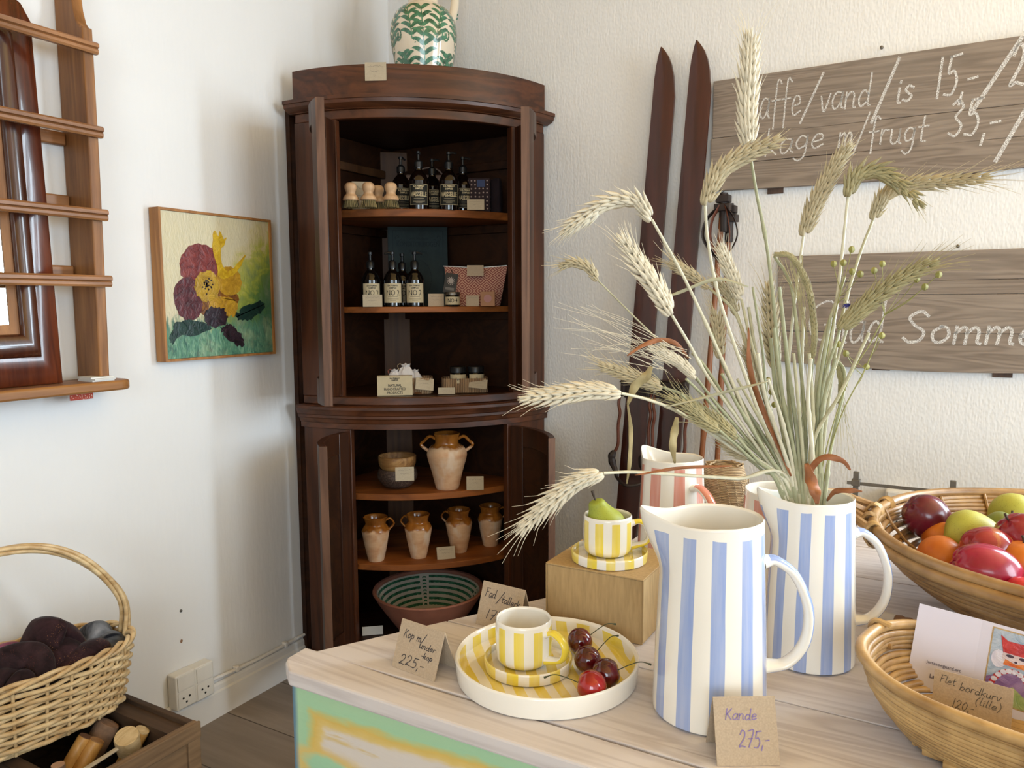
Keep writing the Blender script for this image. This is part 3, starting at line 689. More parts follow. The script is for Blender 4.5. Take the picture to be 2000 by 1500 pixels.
cshelf('top_board', 1.9, 1.915, .611, 38, M_cabh)
for z in (1.72, 1.502, 1.197, .575, .337):
    MB().box(.0243, .042, -.50, -.085, z, z+.029).build('shelf_cleat', M_cabp if z > 1.6 else M_cabi, cab, True, smooth=False, bevel=.003)
    MB().box(.085, .60, -.042, -.0244, z, z+.029).build('shelf_cleat', M_cabi, cab, True, smooth=False, bevel=.003)
def cdoor(H, L, z0, z1, out, plate=False):
    """curved framed door, hinge side H to free edge L (world x, y); out = side of the convex face"""
    H, L = V((H[0], H[1], 0)), V((L[0], L[1], 0)); d = L-H; w = d.length; d.normalize(); n = V((-d.y, d.x, 0))*out
    P = lambda s, t, z: H+d*(w*s)+n*(.035*4*s*(1-s)+t)+V((0, 0, z))
    def seg(s0, s1, t0, t1, a, b, k=10):
        return MB().sweep([(t0, a), (t1, a), (t1, b), (t0, b)], [(lambda u, v, s=lerp(s0, s1, i/k): P(s, u, v)) for i in range(k+1)])
    mb = seg(0, .17, 0, .022, z0, z1, 4)
    for a in (seg(.831, .985, 0, .022, z0, z1, 4), seg(.1705, .8305, 0, .022, z1-.065, z1, 8), seg(.1705, .8305, 0, .022, z0, z0+.075, 8)): mb.add(a.v, a.f)
    o = mb.build('door', M_door, cab, True, ang=30, bevel=.002)
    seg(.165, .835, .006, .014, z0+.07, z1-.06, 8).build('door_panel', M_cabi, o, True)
    seg(.9852, 1.0, .0, .023, z0, z1, 2).build('worn_edge', M_raw, o, True, smooth=False)
    for z in (z0+.12, z1-.14):
        mb = MB(); p = P(0, .011, z); mb.tube([p-V((0, 0, .025)), p+V((0, 0, .025))], .005, 8); mb.build('hinge', M_iron, o, True)
    if plate:
        a = seg(.93, .982, -.0012, -.0003, 1.33, 1.385, 2).build('lock_plate', M_steel, o, True, smooth=False)
    return o
cdoor((.212, -.545), (.372, -.756), .962, 1.822, -1)
cdoor((.236, -.541), (.361, -.773), .122, .846, -1)
cdoor((.643, -.170), (.790, -.389), .962, 1.822, 1, True)
cdoor((.636, -.190), (.861, -.353), .122, .846, 1)

# ------------------------------------------------------------------ small cards
def scribble(mb, x0, x1, y, h, w, fn, rnd):
    pts = []; x = x0
    while x < x1: pts.append(V((x, y+rnd.uniform(0, h), 0))); x += h*.55
    if len(pts) > 2: ribbon(mb, bez(pts, len(pts)*3), w, fn)
def flat_card(label, p, w, h, lean=.1, yaw=0, lines=2, mat=None, ink=None, group=None, roll=0, name='price_card'):
    """card standing at p facing local -y, leaning back"""
    mb = MB(); mb.box(-w/2, w/2, -.0005, .0005, 0, h)
    o = mb.build(name, mat or M_cardl, smooth=False); o.location = p; o.rotation_euler = (-lean, roll, yaw)
    tag(o, label, 'price card', group)
    rr = random.Random(int(p.x*1e4+p.z*1e3)); m2 = MB()
    for i in range(lines):
        scribble(m2, -w*.36+i*w*.14, w*.36-i*w*.16, h*(.74-.27*i), h*.09, h*.022, lambda x, y: V((x, -.0009, y)), rr)
    if lines: m2.build('handwriting', ink or M_inkf, o, smooth=False)
    return o
def tent(label, pbl, pbr, h, spread, jobs, ink, yawfix=0, mat=None):
    A, B = V(pbl), V(pbr); c = (A+B)/2; w = (B-A).length; yaw = atan2(B.y-A.y, B.x-A.x)
    mb = MB(); th = .0006; s = spread
    prof = [(0, 0), (s/2-.001, h-.0015), (s/2, h), (s/2+.001, h-.0015), (s, 0.0), (s-th*2, 0), (s/2, h-.004), (th*2, 0)]
    mb.sweep(prof, [lambda u, v: V((-w/2, u, v)), lambda u, v: V((w/2, u, v))])
    o = mb.build('price_card', mat or M_card, smooth=False); o.location = c; o.rotation_euler[2] = yaw
    tag(o, label, 'price card'); L = hypot(s/2, h)
    m2 = MB(); rr = random.Random(int(w*1e5))
    def fn(x, y): k = y/L; return V((x-w/2, k*s/2-.0006, k*h+.0002))
    for text, fx, fy, cap, fit, rise in jobs:
        hand(m2, text, fx*w, fy*L, cap*L, .0011, fn, .18, 1.0, rr, .05, fit=fit*w, rise=rise)
    m2.build('handwriting', ink, o, smooth=False)
    return o

# card hanging over the fascia
p = wm(cab) @ arc(radians(-14), .6385, 0)
fc = flat_card('kraft price card hanging on the front of the cabinet top', V((p.x, p.y, 1.934)), .066, .054, -.0, CTH+radians(-14)*1.0, 3, M_cardl)

# ------------------------------------------------------------------ green leaf vase on top of the cabinet
def prof_at(prof, z):
    for (r0, z0), (r1, z1) in zip(prof, prof[1:]):
        if min(z0, z1) <= z <= max(z0, z1) and z0 != z1: return lerp(r0, r1, (z-z0)/(z1-z0))
    return prof[-1][0]
def smoothprof(P, n=60): return [(max(.0001, p.x), p.y) for p in bez([V((r, z, 0)) for r, z in P], n)]
vp = deep(828, 100, 2.66); vz = 1.9155
vase = thing('leaf_vase', 'cream jug with green fern pattern on top of the corner cabinet', 'vase', (vp.x, vp.y, vz), CTH-.02)
VO = smoothprof([(.060, 0), (.070, .03), (.090, .10), (.103, .165), (.109, .215), (.104, .258), (.086, .291), (.063, .309), (.051, .316), (.049, .34), (.050, .40), (.057, .43)], 66)
M_vase = plain('vase_glaze', '#e2d3bb', .15, .5, var=.05, vs=8, coat=.5)
mb = MB(); mb.lathe([(.0001, 0)]+VO+[(.053, .43)]+[(r-.006, z) for r, z in VO[::-1] if z > .1]+[(.0001, .1)], 64); mb.build('jug_body', M_vase, vase)
ng = NT('green_brush'); gv = ng.noise(ng.obj((1, 1, 1)), 60, 3); ng.base(ng.ramp(gv, [(.3, srgb('#1f4a35')), (.7, srgb('#4d8a68'))])).set(Roughness=.15); ng.b.inputs['Coat Weight'].default_value = .5; M_green = ng.mat
def decal(mb, prof, poly, off=.0007):
    """poly in (theta, z) laid on a lathe surface as a fan"""
    f = lambda th, z: V(((prof_at(prof, z)+off)*cos(th), (prof_at(prof, z)+off)*sin(th), z))
    n = len(poly); ct = sum(p[0] for p in poly)/n; cz = sum(p[1] for p in poly)/n
    mb.add([f(*p) for p in poly]+[f(ct, cz)], [(i, (i+1) % n, n) for i in range(n)])
def leaf(mb, prof, th, z, ang, ln, wd, curl=.6):
    R = prof_at(prof, z); L = []; Rr = []; n = 7; a = ang; u, v = 0, 0
    for i in range(n+1):
        s = i/n; wv = wd*sin(pi*min(1, .12+s*.88))**.7*(1 if s < .8 else .9)
        L.append((u-sin(a)*wv/2, v+cos(a)*wv/2)); Rr.append((u+sin(a)*wv/2, v-cos(a)*wv/2))
        u += cos(a)*ln/n; v += sin(a)*ln/n; a += curl/n
    poly = L+Rr[::-1]; zmax = max(z for _, z in prof)-.001
    k = len(L)
    f = lambda q: V(((prof_at(prof, min(zmax, max(.001, z+q[1])))+.0008)*cos(th+q[0]/R), (prof_at(prof, min(zmax, max(.001, z+q[1])))+.0008)*sin(th+q[0]/R), min(zmax, max(.001, z+q[1]))))
    mb.add([f(q) for q in L+Rr], [(i, i+1, k+i+1, k+i) for i in range(k-1)])
mb = MB()
BP = [q for q in VO]
def fern(th0, z0, z1, lean, n, ln, side=1, wd=.010):
    for i in range(n):
        k = i/(n-1); z = lerp(z0, z1, k); th = th0+lean*k*k
        for s in (-1, 1): leaf(mb, BP, th+s*.02, z, pi/2-s*(.62-.15*k), ln*(1-.25*k), wd, -s*1.25)
    for i in range(16):
        k = i/16; z = lerp(z0-.01, z1+.01, k); leaf(mb, BP, th0+lean*k*k, z, pi/2-lean*k*.6, (z1-z0+.02)/14, .004, 0)
for k in range(4):
    b = -pi/2+k*pi/2+.02
    fern(b-.05, .02, .27, -.12, 10, .052, 1, .0135); fern(b+.30, .17, .275, .28, 6, .050, 1, .0125); fern(b-.45, .19, .275, -.25, 5, .046, 1, .0125)
    fern(b+.55, .04, .13, .18, 6, .044, 1, .012); fern(b-.55, .03, .125, -.15, 6, .044, 1, .012)
    for q in range(14):
        a = 2*pi*q/14; leaf(mb, BP, b+.62+.12*cos(a), .198+.017*sin(a), a+pi/2, .009, .006, .3)
    for q in (-1, 0, 1): leaf(mb, BP, b+.62+q*.035, .192, pi/2, .013, .003, 0)
    leaf(mb, BP, b-.42, .175, .3, .006, .004); leaf(mb, BP, b-.38, .166, .3, .006, .004)
mb.build('leaf_pattern', M_green, vase, ang=80)
mb = MB(); mb.tube(bez([(.050, 0, .40), (.085, 0, .41), (.110, 0, .38), (.110, 0, .33), (.096, 0, .272)], 24), .011, 10, flat=1.3); o = mb.build('jug_handle', M_vase, vase); o.rotation_euler[2] = .25
mb = MB()
for i in range(8):
    mb.tube([(.104+.005*sin(i), .007, .285+i*.012), (.120, -.004, .292+i*.012)], .003, 5)
o = mb.build('handle_brushwork', M_green, vase); o.rotation_euler[2] = .25
# ------------------------------------------------------------------ goods in the cabinet
M_amber = plain('amber_glass', '#120805', .08, .6, coat=.3); M_amber2 = plain('dark_glass', '#0a0807', .1, .6, coat=.3)
M_lblk = plain('black_label', '#22231f', .6, .3); M_lcre = plain('cream_label', '#bdae8e', .6, .3, var=.04, vs=60)
M_lcream = plain('label_print', '#c4b590', .6); M_lblack = plain('label_black_print', '#1c1a17', .6)
def curved(mb, R, a, z0, z1, off=.0003, n=16, mi=0):
    return mb.grid(n, 1, lambda u, v: V(((R+off)*sin(lerp(-a, a, u)), -(R+off)*cos(lerp(-a, a, u)), lerp(z0, z1, v))), mi)
def bottle(label, R, hb, glass, lab, ink, word, sub, group):
    t = thing('pump_bottle', label, 'bottle', (0, 0, 0), 0, group)
    prof = smoothprof([(R*.93, 0), (R, .004), (R, hb*.62), (R*.97, hb*.70), (R*.72, hb*.84), (R*.42, hb*.93), (R*.36, hb*.96), (R*.36, hb)], 40)
    MB().lathe([(.0001, 0)]+prof+[(.0001, hb)], 28).build('glass_body', glass, t)
    z0, z1 = hb*.10, hb*.60
    curved(MB(), R, 1.02, z0, z1).build('label', lab, t)
    lb = t.children[-1] if t.children else None
    lo = [o for o in COL.objects if o.parent == t][-1]
    M = Matrix.Translation((0, 0, lerp(z0, z1, .50)))
    printed('label_word', word, R*.62 if len(word) > 4 else R*.80, ink, lo, M, R, .0004 if len(word) > 4 else .0002, .60 if len(word) > 4 else .75, ext=.0001)
    printed('label_print', sub, R*.24, ink, lo, Matrix.Translation((0, 0, lerp(z0, z1, .82))), R, .0002, .8, ext=.0001)
    mb = MB()
    for zz, a, h in ((.30, .5, .0006), (.20, .6, .0004), (.15, .6, .0004), (.10, .3, .0004)): curved(mb, R, a, lerp(z0, z1, zz), lerp(z0, z1, zz)+h*1.4, .0006, 10)
    mb.build('fine_lettering', ink, lo)
    if len(word) > 4:
        ring = []
        for ins in (0, 1):
            A_, B0, B1 = .97-ins*.03, lerp(z0, z1, .02)+ins*.001, lerp(z0, z1, .98)-ins*.001
            row = [(lerp(-A_, A_, i/12), B0) for i in range(13)]+[(lerp(A_, -A_, i/12), B1) for i in range(13)]
            ring.append([V(((R+.0006)*sin(a), -(R+.0006)*cos(a), z)) for a, z in row])
        k = len(ring[0]); MB().add(ring[0]+ring[1], [(i, (i+1) % k, k+(i+1) % k, k+i) for i in range(k)]).build('label_border', ink, lo)
    mb = MB(); rc = R*.42
    mb.lathe([(.0001, hb), (rc, hb), (rc, hb+.018), (rc*.75, hb+.022), (.0045, hb+.026), (.0045, hb+.043), (.0075, hb+.044), (.0075, hb+.052), (.0001, hb+.054)], 18, c=(0, 0, 0))
    mb.tube([(0, 0, hb+.047), (.012, 0, hb+.049), (.026, 0, hb+.046)], [.005, .0042, .003], 8); mb.build('pump', M_black, t)
    return t
def face(p): return atan2(p.x-CAM.x, -(p.y-CAM.y))*1.0
def facing(p): d = CAM-p; return atan2(d.y, d.x)+pi/2
def at_z(px, rg, z): p = deep(px, 600, rg); return V((p.x, p.y, z))
G1 = 'amber pump bottles on the top shelf'; Z1 = 1.5585
b0 = bottle('x', .0335, .135, M_amber, M_lblk, M_lcream, 'VAISSELLE', 'SLA PRIMARY\nSAMPLES', G1)
spots = [(822, 2.575, 0, 'front-row amber pump bottle with black label, left of its twin on the top shelf', 0), (880, 2.575, .0, 'front-row amber pump bottle with black label, right of its twin on the top shelf', 1.2),
         (788, 2.67, .25, 'amber pump bottle with black label standing behind the wooden brushes', 2.3), (848, 2.70, .2, 'rearmost amber pump bottle between the two front ones on the top shelf', 1.1), (907, 2.66, .3, 'amber pump bottle with black label beside the dotted cloth on the top shelf', 1.4)]
for i, (px, rg, tw, lab, pr) in enumerate(spots):
    p = at_z(px, rg, Z1); o = b0 if i == 0 else dup(b0, p, 0, lab)
    o.location = p; o.rotation_euler[2] = facing(p)+tw; o['label'] = lab
    pm = [c for c in COL.objects if c.parent == o and c.name.startswith('pump')][0]; pm.rotation_euler[2] = -pi/2+pr
# wooden dish brushes
M_beech = wood('beech', '#b98f68', '#d9b892', 'z', 2.0, .5, contrast=.5); 
nb = NT('bristles'); sp = nb.n('SeparateXYZ', None, i0=nb.obj()); av = nb.math('FRACT', nb.math('MULTIPLY', nb.math('ARCTAN2', sp.outputs[1], sp.outputs[0]), 9.0))
nb.base(nb.mix(nb.math('LESS_THAN', av, .4), srgb('#9c8a5c'), srgb('#3c3626'))).set(Roughness=.9); M_brist = nb.mat
def brush():
    t = thing('dish_brush', 'x', 'brush', (0, 0, 0), 0, 'wooden dish brushes on the top shelf')
    MB().lathe(smoothprof([(.0001, .078), (.012, .077), (.0185, .070), (.0195, .060), (.015, .048), (.0155, .042), (.021, .036), (.0235, .032), (.0235, .022), (.0001, .021)], 40), 28).build('handle', M_beech, t)
    mb = MB()
    for i in range(70):
        a = 2*pi*i*.618; r = .021*sqrt((i+.5)/70); mb.tube([(r*cos(a), r*sin(a), .0215), (r*1.28*cos(a), r*1.28*sin(a), .0)], .0016, 4)
    mb.build('bristles', M_brist, t, smooth=False); return t
br = brush()
for i, (px, rg, lab) in enumerate([(691, 2.535, 'leftmost wooden dish brush on the top cabinet shelf'), (725, 2.52, 'wooden dish brush in front of the rear brush, second from left'), (743, 2.575, 'rear wooden dish brush half hidden behind the others on the top shelf'), (768, 2.515, 'wooden dish brush nearest the amber pump bottles')]):
    p = at_z(px, rg, Z1); o = br if i == 0 else dup(br, p); o.location = p; o.rotation_euler[2] = i; o['label'] = lab
def pcard(label, px, rg, z, w, h, lean=.12, tw=0, lines=2, mat=None, **k):
    p = at_z(px, rg, z); return flat_card(label, p, w, h, lean, facing(p)+tw, lines, mat, **k)
pcard('pale price card standing behind the wooden dish brushes on the top shelf', 712, 2.60, 1.5585, .062, .093, .05)
pcard('pale price card in front of the dotted cloth on the top shelf', 931, 2.555, 1.5585, .056, .034)
# folded dotted tea towels
nd = NT('dotted_cloth'); vv = nd.n('TexVoronoi', {'voronoi_dimensions': '2D'}, Vector=nd.obj((75, 75, 75), (pi/2, 0, 0)), Scale=1.0, Randomness=.15).outputs[0]
nd.base(nd.mix(nd.math('LESS_THAN', vv, .2), srgb('#2a1c20'), srgb('#a48f86'))).set(Roughness=.9); M_dot = nd.mat
M_plum = plain('dark_cloth', '#231a1e', .9, .2, var=.2, vs=40); M_blu = plain('blue_band', '#39466b', .8)
for i, (px, rg, tw, m, lab) in enumerate([(938, 2.64, -.1, M_dot, 'dark cloth with pale dots and blue band folded on the top shelf'), (962, 2.66, -.75, M_plum, 'plain dark folded cloth at the right end of the top shelf')]):
    p = at_z(px, rg, Z1); t = thing('folded_cloth', lab, 'cloth', p, facing(p)+tw, 'folded cloths on the top shelf')
    MB().box(-.038, .038, -.008, .008, 0, .115).build('cloth', m, t, bevel=.005)
    if i == 0: MB().box(-.006, .020, -.0088, -.0082, .085, .108).build('band', M_blu, t, smooth=False)
    else:
        for k in range(1, 4): MB().box(-.038+.004*k, .038-.005*k, .0085+(k-1)*.008, .015+(k-1)*.008, 0, .115-.006*k).build('fold', m, t, bevel=.003)
# pale round box behind the bottles
p = at_z(843, 2.84, Z1); t = thing('gift_bag', 'pale pinkish paper bag standing behind the amber bottles', 'bag', p, facing(p))
M_pinkp = plain('pinkish_paper', '#8d7468', .7, var=.08)
MB().box(-.085, .085, -.02, .02, 0, .155).build('bag_body', M_pinkp, t, bevel=.006); MB().box(-.084, .084, -.022, -.0205, .115, .120).build('bag_seam', M_cardl, t, smooth=False)
mb = MB(); mb.tube(bez([(-.05, 0, .154), (-.03, 0, .175), (0, 0, .182), (.03, 0, .175), (.05, 0, .154)], 16), .003, 6); mb.build('bag_handle', M_pinkp, t)

# second shelf
Z2 = 1.2455; G2 = 'dark pump bottles with cream labels on the second shelf'
b1 = bottle('x', .0315, .126, M_amber2, M_lcre, M_lblack, 'NO 2', 'SLA PRIMARY\nSAMPLES', G2)
for i, (px, rg, tw, pr, lab) in enumerate([(725, 2.59, .15, 1.3, 'leftmost dark pump bottle with cream number label, behind a price card'), (768, 2.575, 0, -2.9, 'dark pump bottle with cream label, second from left on the second shelf'), (787, 2.66, .1, 1.5, 'dark pump bottle half hidden between two others on the second shelf'), (811, 2.57, 0, .3, 'dark pump bottle with cream label standing in front of the teal book')]):
    p = at_z(px, rg, Z2); o = b1 if i == 0 else dup(b1, p); o.location = p; o.rotation_euler[2] = facing(p)+tw; o['label'] = lab
    [c for c in COL.objects if c.parent == o and c.name.startswith('pump')][0].rotation_euler[2] = pr
p = at_z(819, 2.79, Z2); t = thing('old_book', 'large dark teal cloth-bound book leaning at the back of the second shelf', 'book', p, euler=(-.10, 0, facing(p)+.03))
M_teal = plain('teal_cloth', '#353f3f', .8, .2, var=.12, vs=25); M_tealp = plain('teal_print', '#1a272a', .8); M_page = plain('book_pages', '#b8a888', .8)
MB().box(-.105, .105, -.002, .0, 0, .285).build('front_cover', M_teal, t, bevel=.0008); MB().box(-.105, .105, .026, .028, 0, .285).build('back_cover', M_teal, t, bevel=.0008)
MB().box(-.107, -.102, -.001, .027, 0, .285).build('spine', M_teal, t, bevel=.0008); MB().box(-.1015, .101, .0002, .0258, .004, .281).build('pages', M_page, t, smooth=False)
fcv = [c for c in COL.objects if c.parent == t and c.name.startswith('front_cover')][0]
printed('title', 'KONDITORIBOGEN', .026, M_tealp, fcv, face_M(0, -.0022, .222), None, .0004, .66); printed('subtitle', 'Hanne Nikolajsen', .013, M_tealp, fcv, face_M(0, -.0022, .243), None, .0001, .8)
printed('subtitle', 'Ny Samling', .015, M_tealp, fcv, face_M(0, -.0022, .195), None, .0003, .9); printed('subtitle', 'UDGAVE 4', .009, M_tealp, fcv, face_M(0, -.0022, .178), None, .0001, 1)
mb = MB()
for q in range(40):
    a = 2*pi*q/40; mb.box(-.0012, .0012, -.0026, -.0021, -.0035, .0035, M=Matrix.Translation((.0+.045*cos(a), 0, .10+.065*sin(a))) @ Matrix.Rotation(-a, 4, 'Y'))
for x0, x1, z0, z1 in ((-.09, .09, .27, .272), (-.09, .09, .014, .016), (-.09, -.088, .014, .27), (.088, .09, .014, .27)): mb.box(x0, x1, -.0026, -.0021, z0, z1)
for sx in (-1, 1):
    for q in range(14): a = q*.45; r = .003+.0012*q; mb.box(-.002, .002, -.0026, -.0021, -.0012, .0012, M=Matrix.Translation((sx*(.072-r*cos(a)*.7), 0, .246+r*sin(a)*.8)) @ Matrix.Rotation(a, 4, 'Y'))
mb.build('cover_ornament', M_tealp, fcv, smooth=False)
# zip pouch with woven diamonds
n = NT('woven_diamonds'); sp = n.n('SeparateXYZ', None, i0=n.obj((1, 1, 1)))
tri = lambda x, f: n.math('ABSOLUTE', n.math('SUBTRACT', n.math('FRACT', n.math('MULTIPLY', x, f)), .5))
d = n.math('ADD', tri(sp.outputs[0], 24.0), n.math('MULTIPLY', tri(sp.outputs[2], 29.0), 1.0))
m = n.math('LESS_THAN', n.math('FRACT', n.math('MULTIPLY', d, 4.0)), .5)
n.base(n.mix(m, srgb('#8a4a44'), srgb('#c79a82'))).set(Roughness=.9); n.bump(m, .3, .001); M_diam = n.mat
p = at_z(928, 2.66, Z2); t = thing('zip_pouch', 'red and pink diamond-woven zip pouch on the second shelf', 'pouch', p, facing(p)-.08)
mb = MB()
def pf(u, v):
    x = lerp(-1, 1, u); z = v; wv = lerp(.086, .108, v)-.010*max(0, .2-v)*5*0; th = .026*(1-v)**.6*(1-abs(x)**4)+.004
    return V((x*wv+.004*v, 0, z*.135-.006*(1-abs(x))*v)), th
mb.grid(18, 12, lambda u, v: pf(u, v)[0]+V((0, -pf(u, v)[1], 0))); mb.grid(18, 12, lambda u, v: pf(u, v)[0]+V((0, pf(u, v)[1], 0)))
for e in (0, 1): mb.grid(1, 12, lambda u, v, e=e: pf(e, v)[0]+V((0, lerp(-1, 1, u)*pf(e, v)[1], 0)))
for v in (0, 1): mb.grid(18, 1, lambda u, w, v=v: pf(u, v)[0]+V((0, lerp(-1, 1, w)*pf(u, v)[1], 0)))
mb.build('pouch_body', M_diam, t, ang=50)
mb = MB(); mb.tube(bez([(-.108, 0, .137), (-.05, 0, .134), (0, 0, .131), (.05, 0, .133), (.11, 0, .137)], 16), .0028, 6); mb.build('zip', M_steel, t)
p2 = p+V((0, 0, 0)); 
tg = thing('hang_tag', 'black hang tag with round emblem tied to the woven pouch', 'tag', wm(t) @ V((-.086, -.034, .045)), euler=(-.18, .16, facing(p)-.08))
MB().box(-.021, .021, -.0006, .0006, 0, .068).build('tag_card', M_black, tg, smooth=False)
mb = MB(); mb.lathe([(.0001, 0), (.0095, 0), (.0095, .0004), (.0001, .0004)], 24)
for q in range(12): a = 2*pi*q/12; mb.lathe([(.0001, 0), (.0016, 0), (.0016, .0004), (.0001, .0004)], 8, c=(.0125*cos(a), .0125*sin(a), 0))
o = mb.build('emblem', plain('tag_silver', '#a79c96', .5), tg); o.rotation_euler = (pi/2, 0, 0); o.location = (0, -.0007, .042)
MB().box(-.015, .015, -.0012, -.0007, .010, .019).build('tag_strip', plain('tag_grey', '#6b6660', .5), tg, smooth=False)
mb = MB(); mb.tube(bez([(0, 0, .066), (-.004, .006, .080), (-.014, .018, .088)], 8), .0012, 5); mb.build('tag_loop', M_black, tg)
pcard('kraft card tucked over the top of the woven pouch', 929, 2.622, 1.347, .056, .036, .1, 0, 0, M_card)
# small jars
def jar(label, R, h, hl, lid, lab, word, wsize, group=None, glassm=None):
    t = thing('jar', label, 'jar', (0, 0, 0), 0, group); g = glassm or M_lcre
    MB().lathe([(.0001, 0), (R*.9, 0), (R, .003), (R, h-hl-.004), (R*.9, h-hl), (.0001, h-hl)], 32).build('jar_body', g, t)
    MB().lathe([(R*.94, h-hl), (R*1.02, h-hl), (R*1.02, h-.002), (R*.98, h), (.0001, h)], 32).build('lid', lid, t)
    lo = curved(MB(), R, 1.25, h*.12, h-hl-.006).build('label', lab, t)
    printed('label_word', word, wsize, M_lblack, lo, Matrix.Translation((0, 0, (h*.12+h-hl-.006)/2)), R, .0002, .8, ext=.0001)
    return t
o = jar('small glass jar with silver lid and cream number label on the second shelf', .0245, .047, .010, M_steel, M_lcre, 'NO 4', .018, None, M_amber2); p = at_z(884, 2.56, Z2); o.location = p; o.rotation_euler[2] = facing(p)
pcard('price card leaning at the foot of the leftmost cream-labelled bottle', 728, 2.545, Z2, .062, .039, .1)
pcard('kraft price card left of the small jar on the second shelf', 852, 2.575, Z2, .052, .042, .1, 0, 2, M_card)
pcard('small kraft price card between the small jar and the soap box', 923, 2.575, Z2, .042, .036, .1, 0, 1, M_card)
p = at_z(953, 2.58, Z2); t = thing('soap_box', 'small kraft soap box with a pink round sticker on the second shelf', 'box', p, facing(p)-.05)
MB().box(-.024, .024, -.012, .012, 0, .048).build('carton', plain('kraft_box_small', '#a77a5a', .8, var=.06), t, bevel=.001)
o = MB().lathe([(.0001, 0), (.013, 0), (.013, .0004), (.0001, .0004)], 28).build('round_sticker', plain('pink_sticker', '#b07f7a', .7), t); o.rotation_euler = (pi/2, 0, 0); o.location = (0, -.0122, .025)

# bottom compartment of the upper part
Z3 = .9575
p = at_z(768, 2.515, Z3); t = thing('product_box', 'cream box printed natural handcrafted products in the cabinet', 'box', p, facing(p)-.02)
o = MB().box(-.057, .057, -.004, .03, 0, .064).build('carton', M_lcre, t, bevel=.001)
for txt, s, z in (('NATURAL', .0115, .033), ('HANDCRAFTED', .0115, .021), ('PRODUCTS', .0115, .009), ('SLA PRIMARY', .0065, .056), ('SAMPLES', .0065, .050)): printed('box_print', txt, s, M_lblack, o, face_M(0, -.0043, z), None, .0002, .85)
nk = NT('corrugated'); sx = nk.n('SeparateXYZ', None, i0=nk.obj()); co = nk.math('SINE', nk.math('MULTIPLY', sx.outputs[0], 1100)); nk.base(nk.mix(nk.math('GREATER_THAN', co, 0.2), srgb('#7b5f45'), srgb('#a98a68'))).set(Roughness=.9); nk.bump(co, .6, .002); M_corr = nk.mat
def corr_box(label, px, rg, w, d, h, tw):
    p = at_z(px, rg, Z3); t = thing('corrugated_tray', label, 'tray', p, facing(p)+tw, 'corrugated card trays in the cabinet')
    mb = MB(); mb.prism(rrect(w/2, d/2, .02), 0, .003); mb.build('tray_base', M_corr, t)
    a = rrect(w/2, d/2, .02, 6); b = rrect(w/2-.003, d/2-.003, .018, 6); n = len(a); mb = MB()
    vs = [V((x, y, z)) for z in (.0031, h) for x, y in a]+[V((x, y, z)) for z in (.0031, h) for x, y in b]
    fs = []
    for i in range(n):
        j = (i+1) % n; fs += [(i, j, n+j, n+i), (2*n+j, 2*n+i, 3*n+i, 3*n+j), (n+i, n+j, 3*n+j, 3*n+i), (j, i, 2*n+i, 2*n+j)]
    mb.add(vs, fs).build('tray_wall', M_corr, t, ang=35); return t
corr_box('corrugated tray holding white bags behind the cream printed box', 800, 2.60, .145, .10, .052, 0); corr_box('corrugated tray holding two black-lidded jars', 906, 2.60, .155, .085, .048, 0)
M_sack = plain('white_muslin', '#cfc9c6', .9, .2, var=.06, vs=30, bump=.3, bs=60)
for i, (px, rg, s, lab) in enumerate([(768, 2.57, .9, 'white muslin drawstring bag with red cord, leftmost in the tray'), (790, 2.575, 1.1, 'largest white muslin drawstring bag, middle of the tray'), (808, 2.60, .85, 'white muslin drawstring bag, rightmost in the tray')]):
    p = at_z(px, rg, Z3+.0032); t = thing('drawstring_bag', lab, 'bag', p, facing(p), 'white muslin bags in the tray')
    mb = MB(); mb.blob((0, 0, .040*s), .029*s, .023*s, .040*s, 14, 22, fn=lambda d: 1+.10*noise.noise(d*3+V((i*5, 0, 0)))+.06*sin(9*atan2(d.y, d.x))*max(0, d.z)); mb.build('sack', M_sack, t)
    mb = MB(); mb.grid(16, 3, lambda u, v: V(((.009+.006*v+.003*sin(u*44)*v)*s*cos(2*pi*u), (.009+.005*v)*s*sin(2*pi*u), (.074+.011*v+.003*sin(u*31)*v)*s)), wrapu=True); mb.build('gathered_neck', M_sack, t)
    mb = MB(); mb.tube(bez([(-.011*s, -.008*s, .085*s), (-.018*s, -.016*s, .088*s), (-.024*s, -.014*s, .082*s), (-.02*s, -.018*s, .07*s)], 10), .0012, 5); mb.build('cord', plain('red_cord', '#8c4a3a', .8) if i == 0 else plain('tan_cord', '#a08a6a', .8), t)
j0 = jar('x', .0275, .062, .019, M_black, M_lcre, 'Figue', .010, 'black-lidded jars in the tray', M_amber2)
for i, (px, rg, lab) in enumerate([(893, 2.585, 'left black-lidded jar with cream label standing in the corrugated tray'), (928, 2.59, 'right black-lidded jar with cream label standing in the corrugated tray')]):
    p = at_z(px, rg, Z3+.024); o = j0 if i == 0 else dup(j0, p); o.location = p; o.rotation_euler[2] = facing(p)+(.0, .35)[i]; o['label'] = lab
M_bl2 = plain('dark_box', '#1d1714', .6); p = at_z(910, 2.59, Z3+.0032); o = MB().box(-.06, .06, -.03, .03, 0, .0205).build('dark_box', M_bl2, bevel=.002); o.location = p; o.rotation_euler[2] = facing(p); tag(o, 'flat dark box under the black-lidded jars in the tray', 'box')
pcard('pale price card leaning on the tray of white bags', 826, 2.535, Z3+.014, .06, .042, .45, .1, 2, roll=.12); pcard('pale price card leaning on the tray under the right black-lidded jar', 931, 2.545, Z3+.016, .06, .034, .55, -.1, 2, roll=.1)
pcard('small pale price card flat against the front of the jar tray', 870, 2.525, Z3, .056, .022, .1)
p = at_z(813, 2.515, Z3); o = MB().blob((0, 0, .005), .016, .008, .005).build('wood_chip', M_cabp); o.location = p; tag(o, 'small dark bark chip in front of the tray of white bags', 'chip')

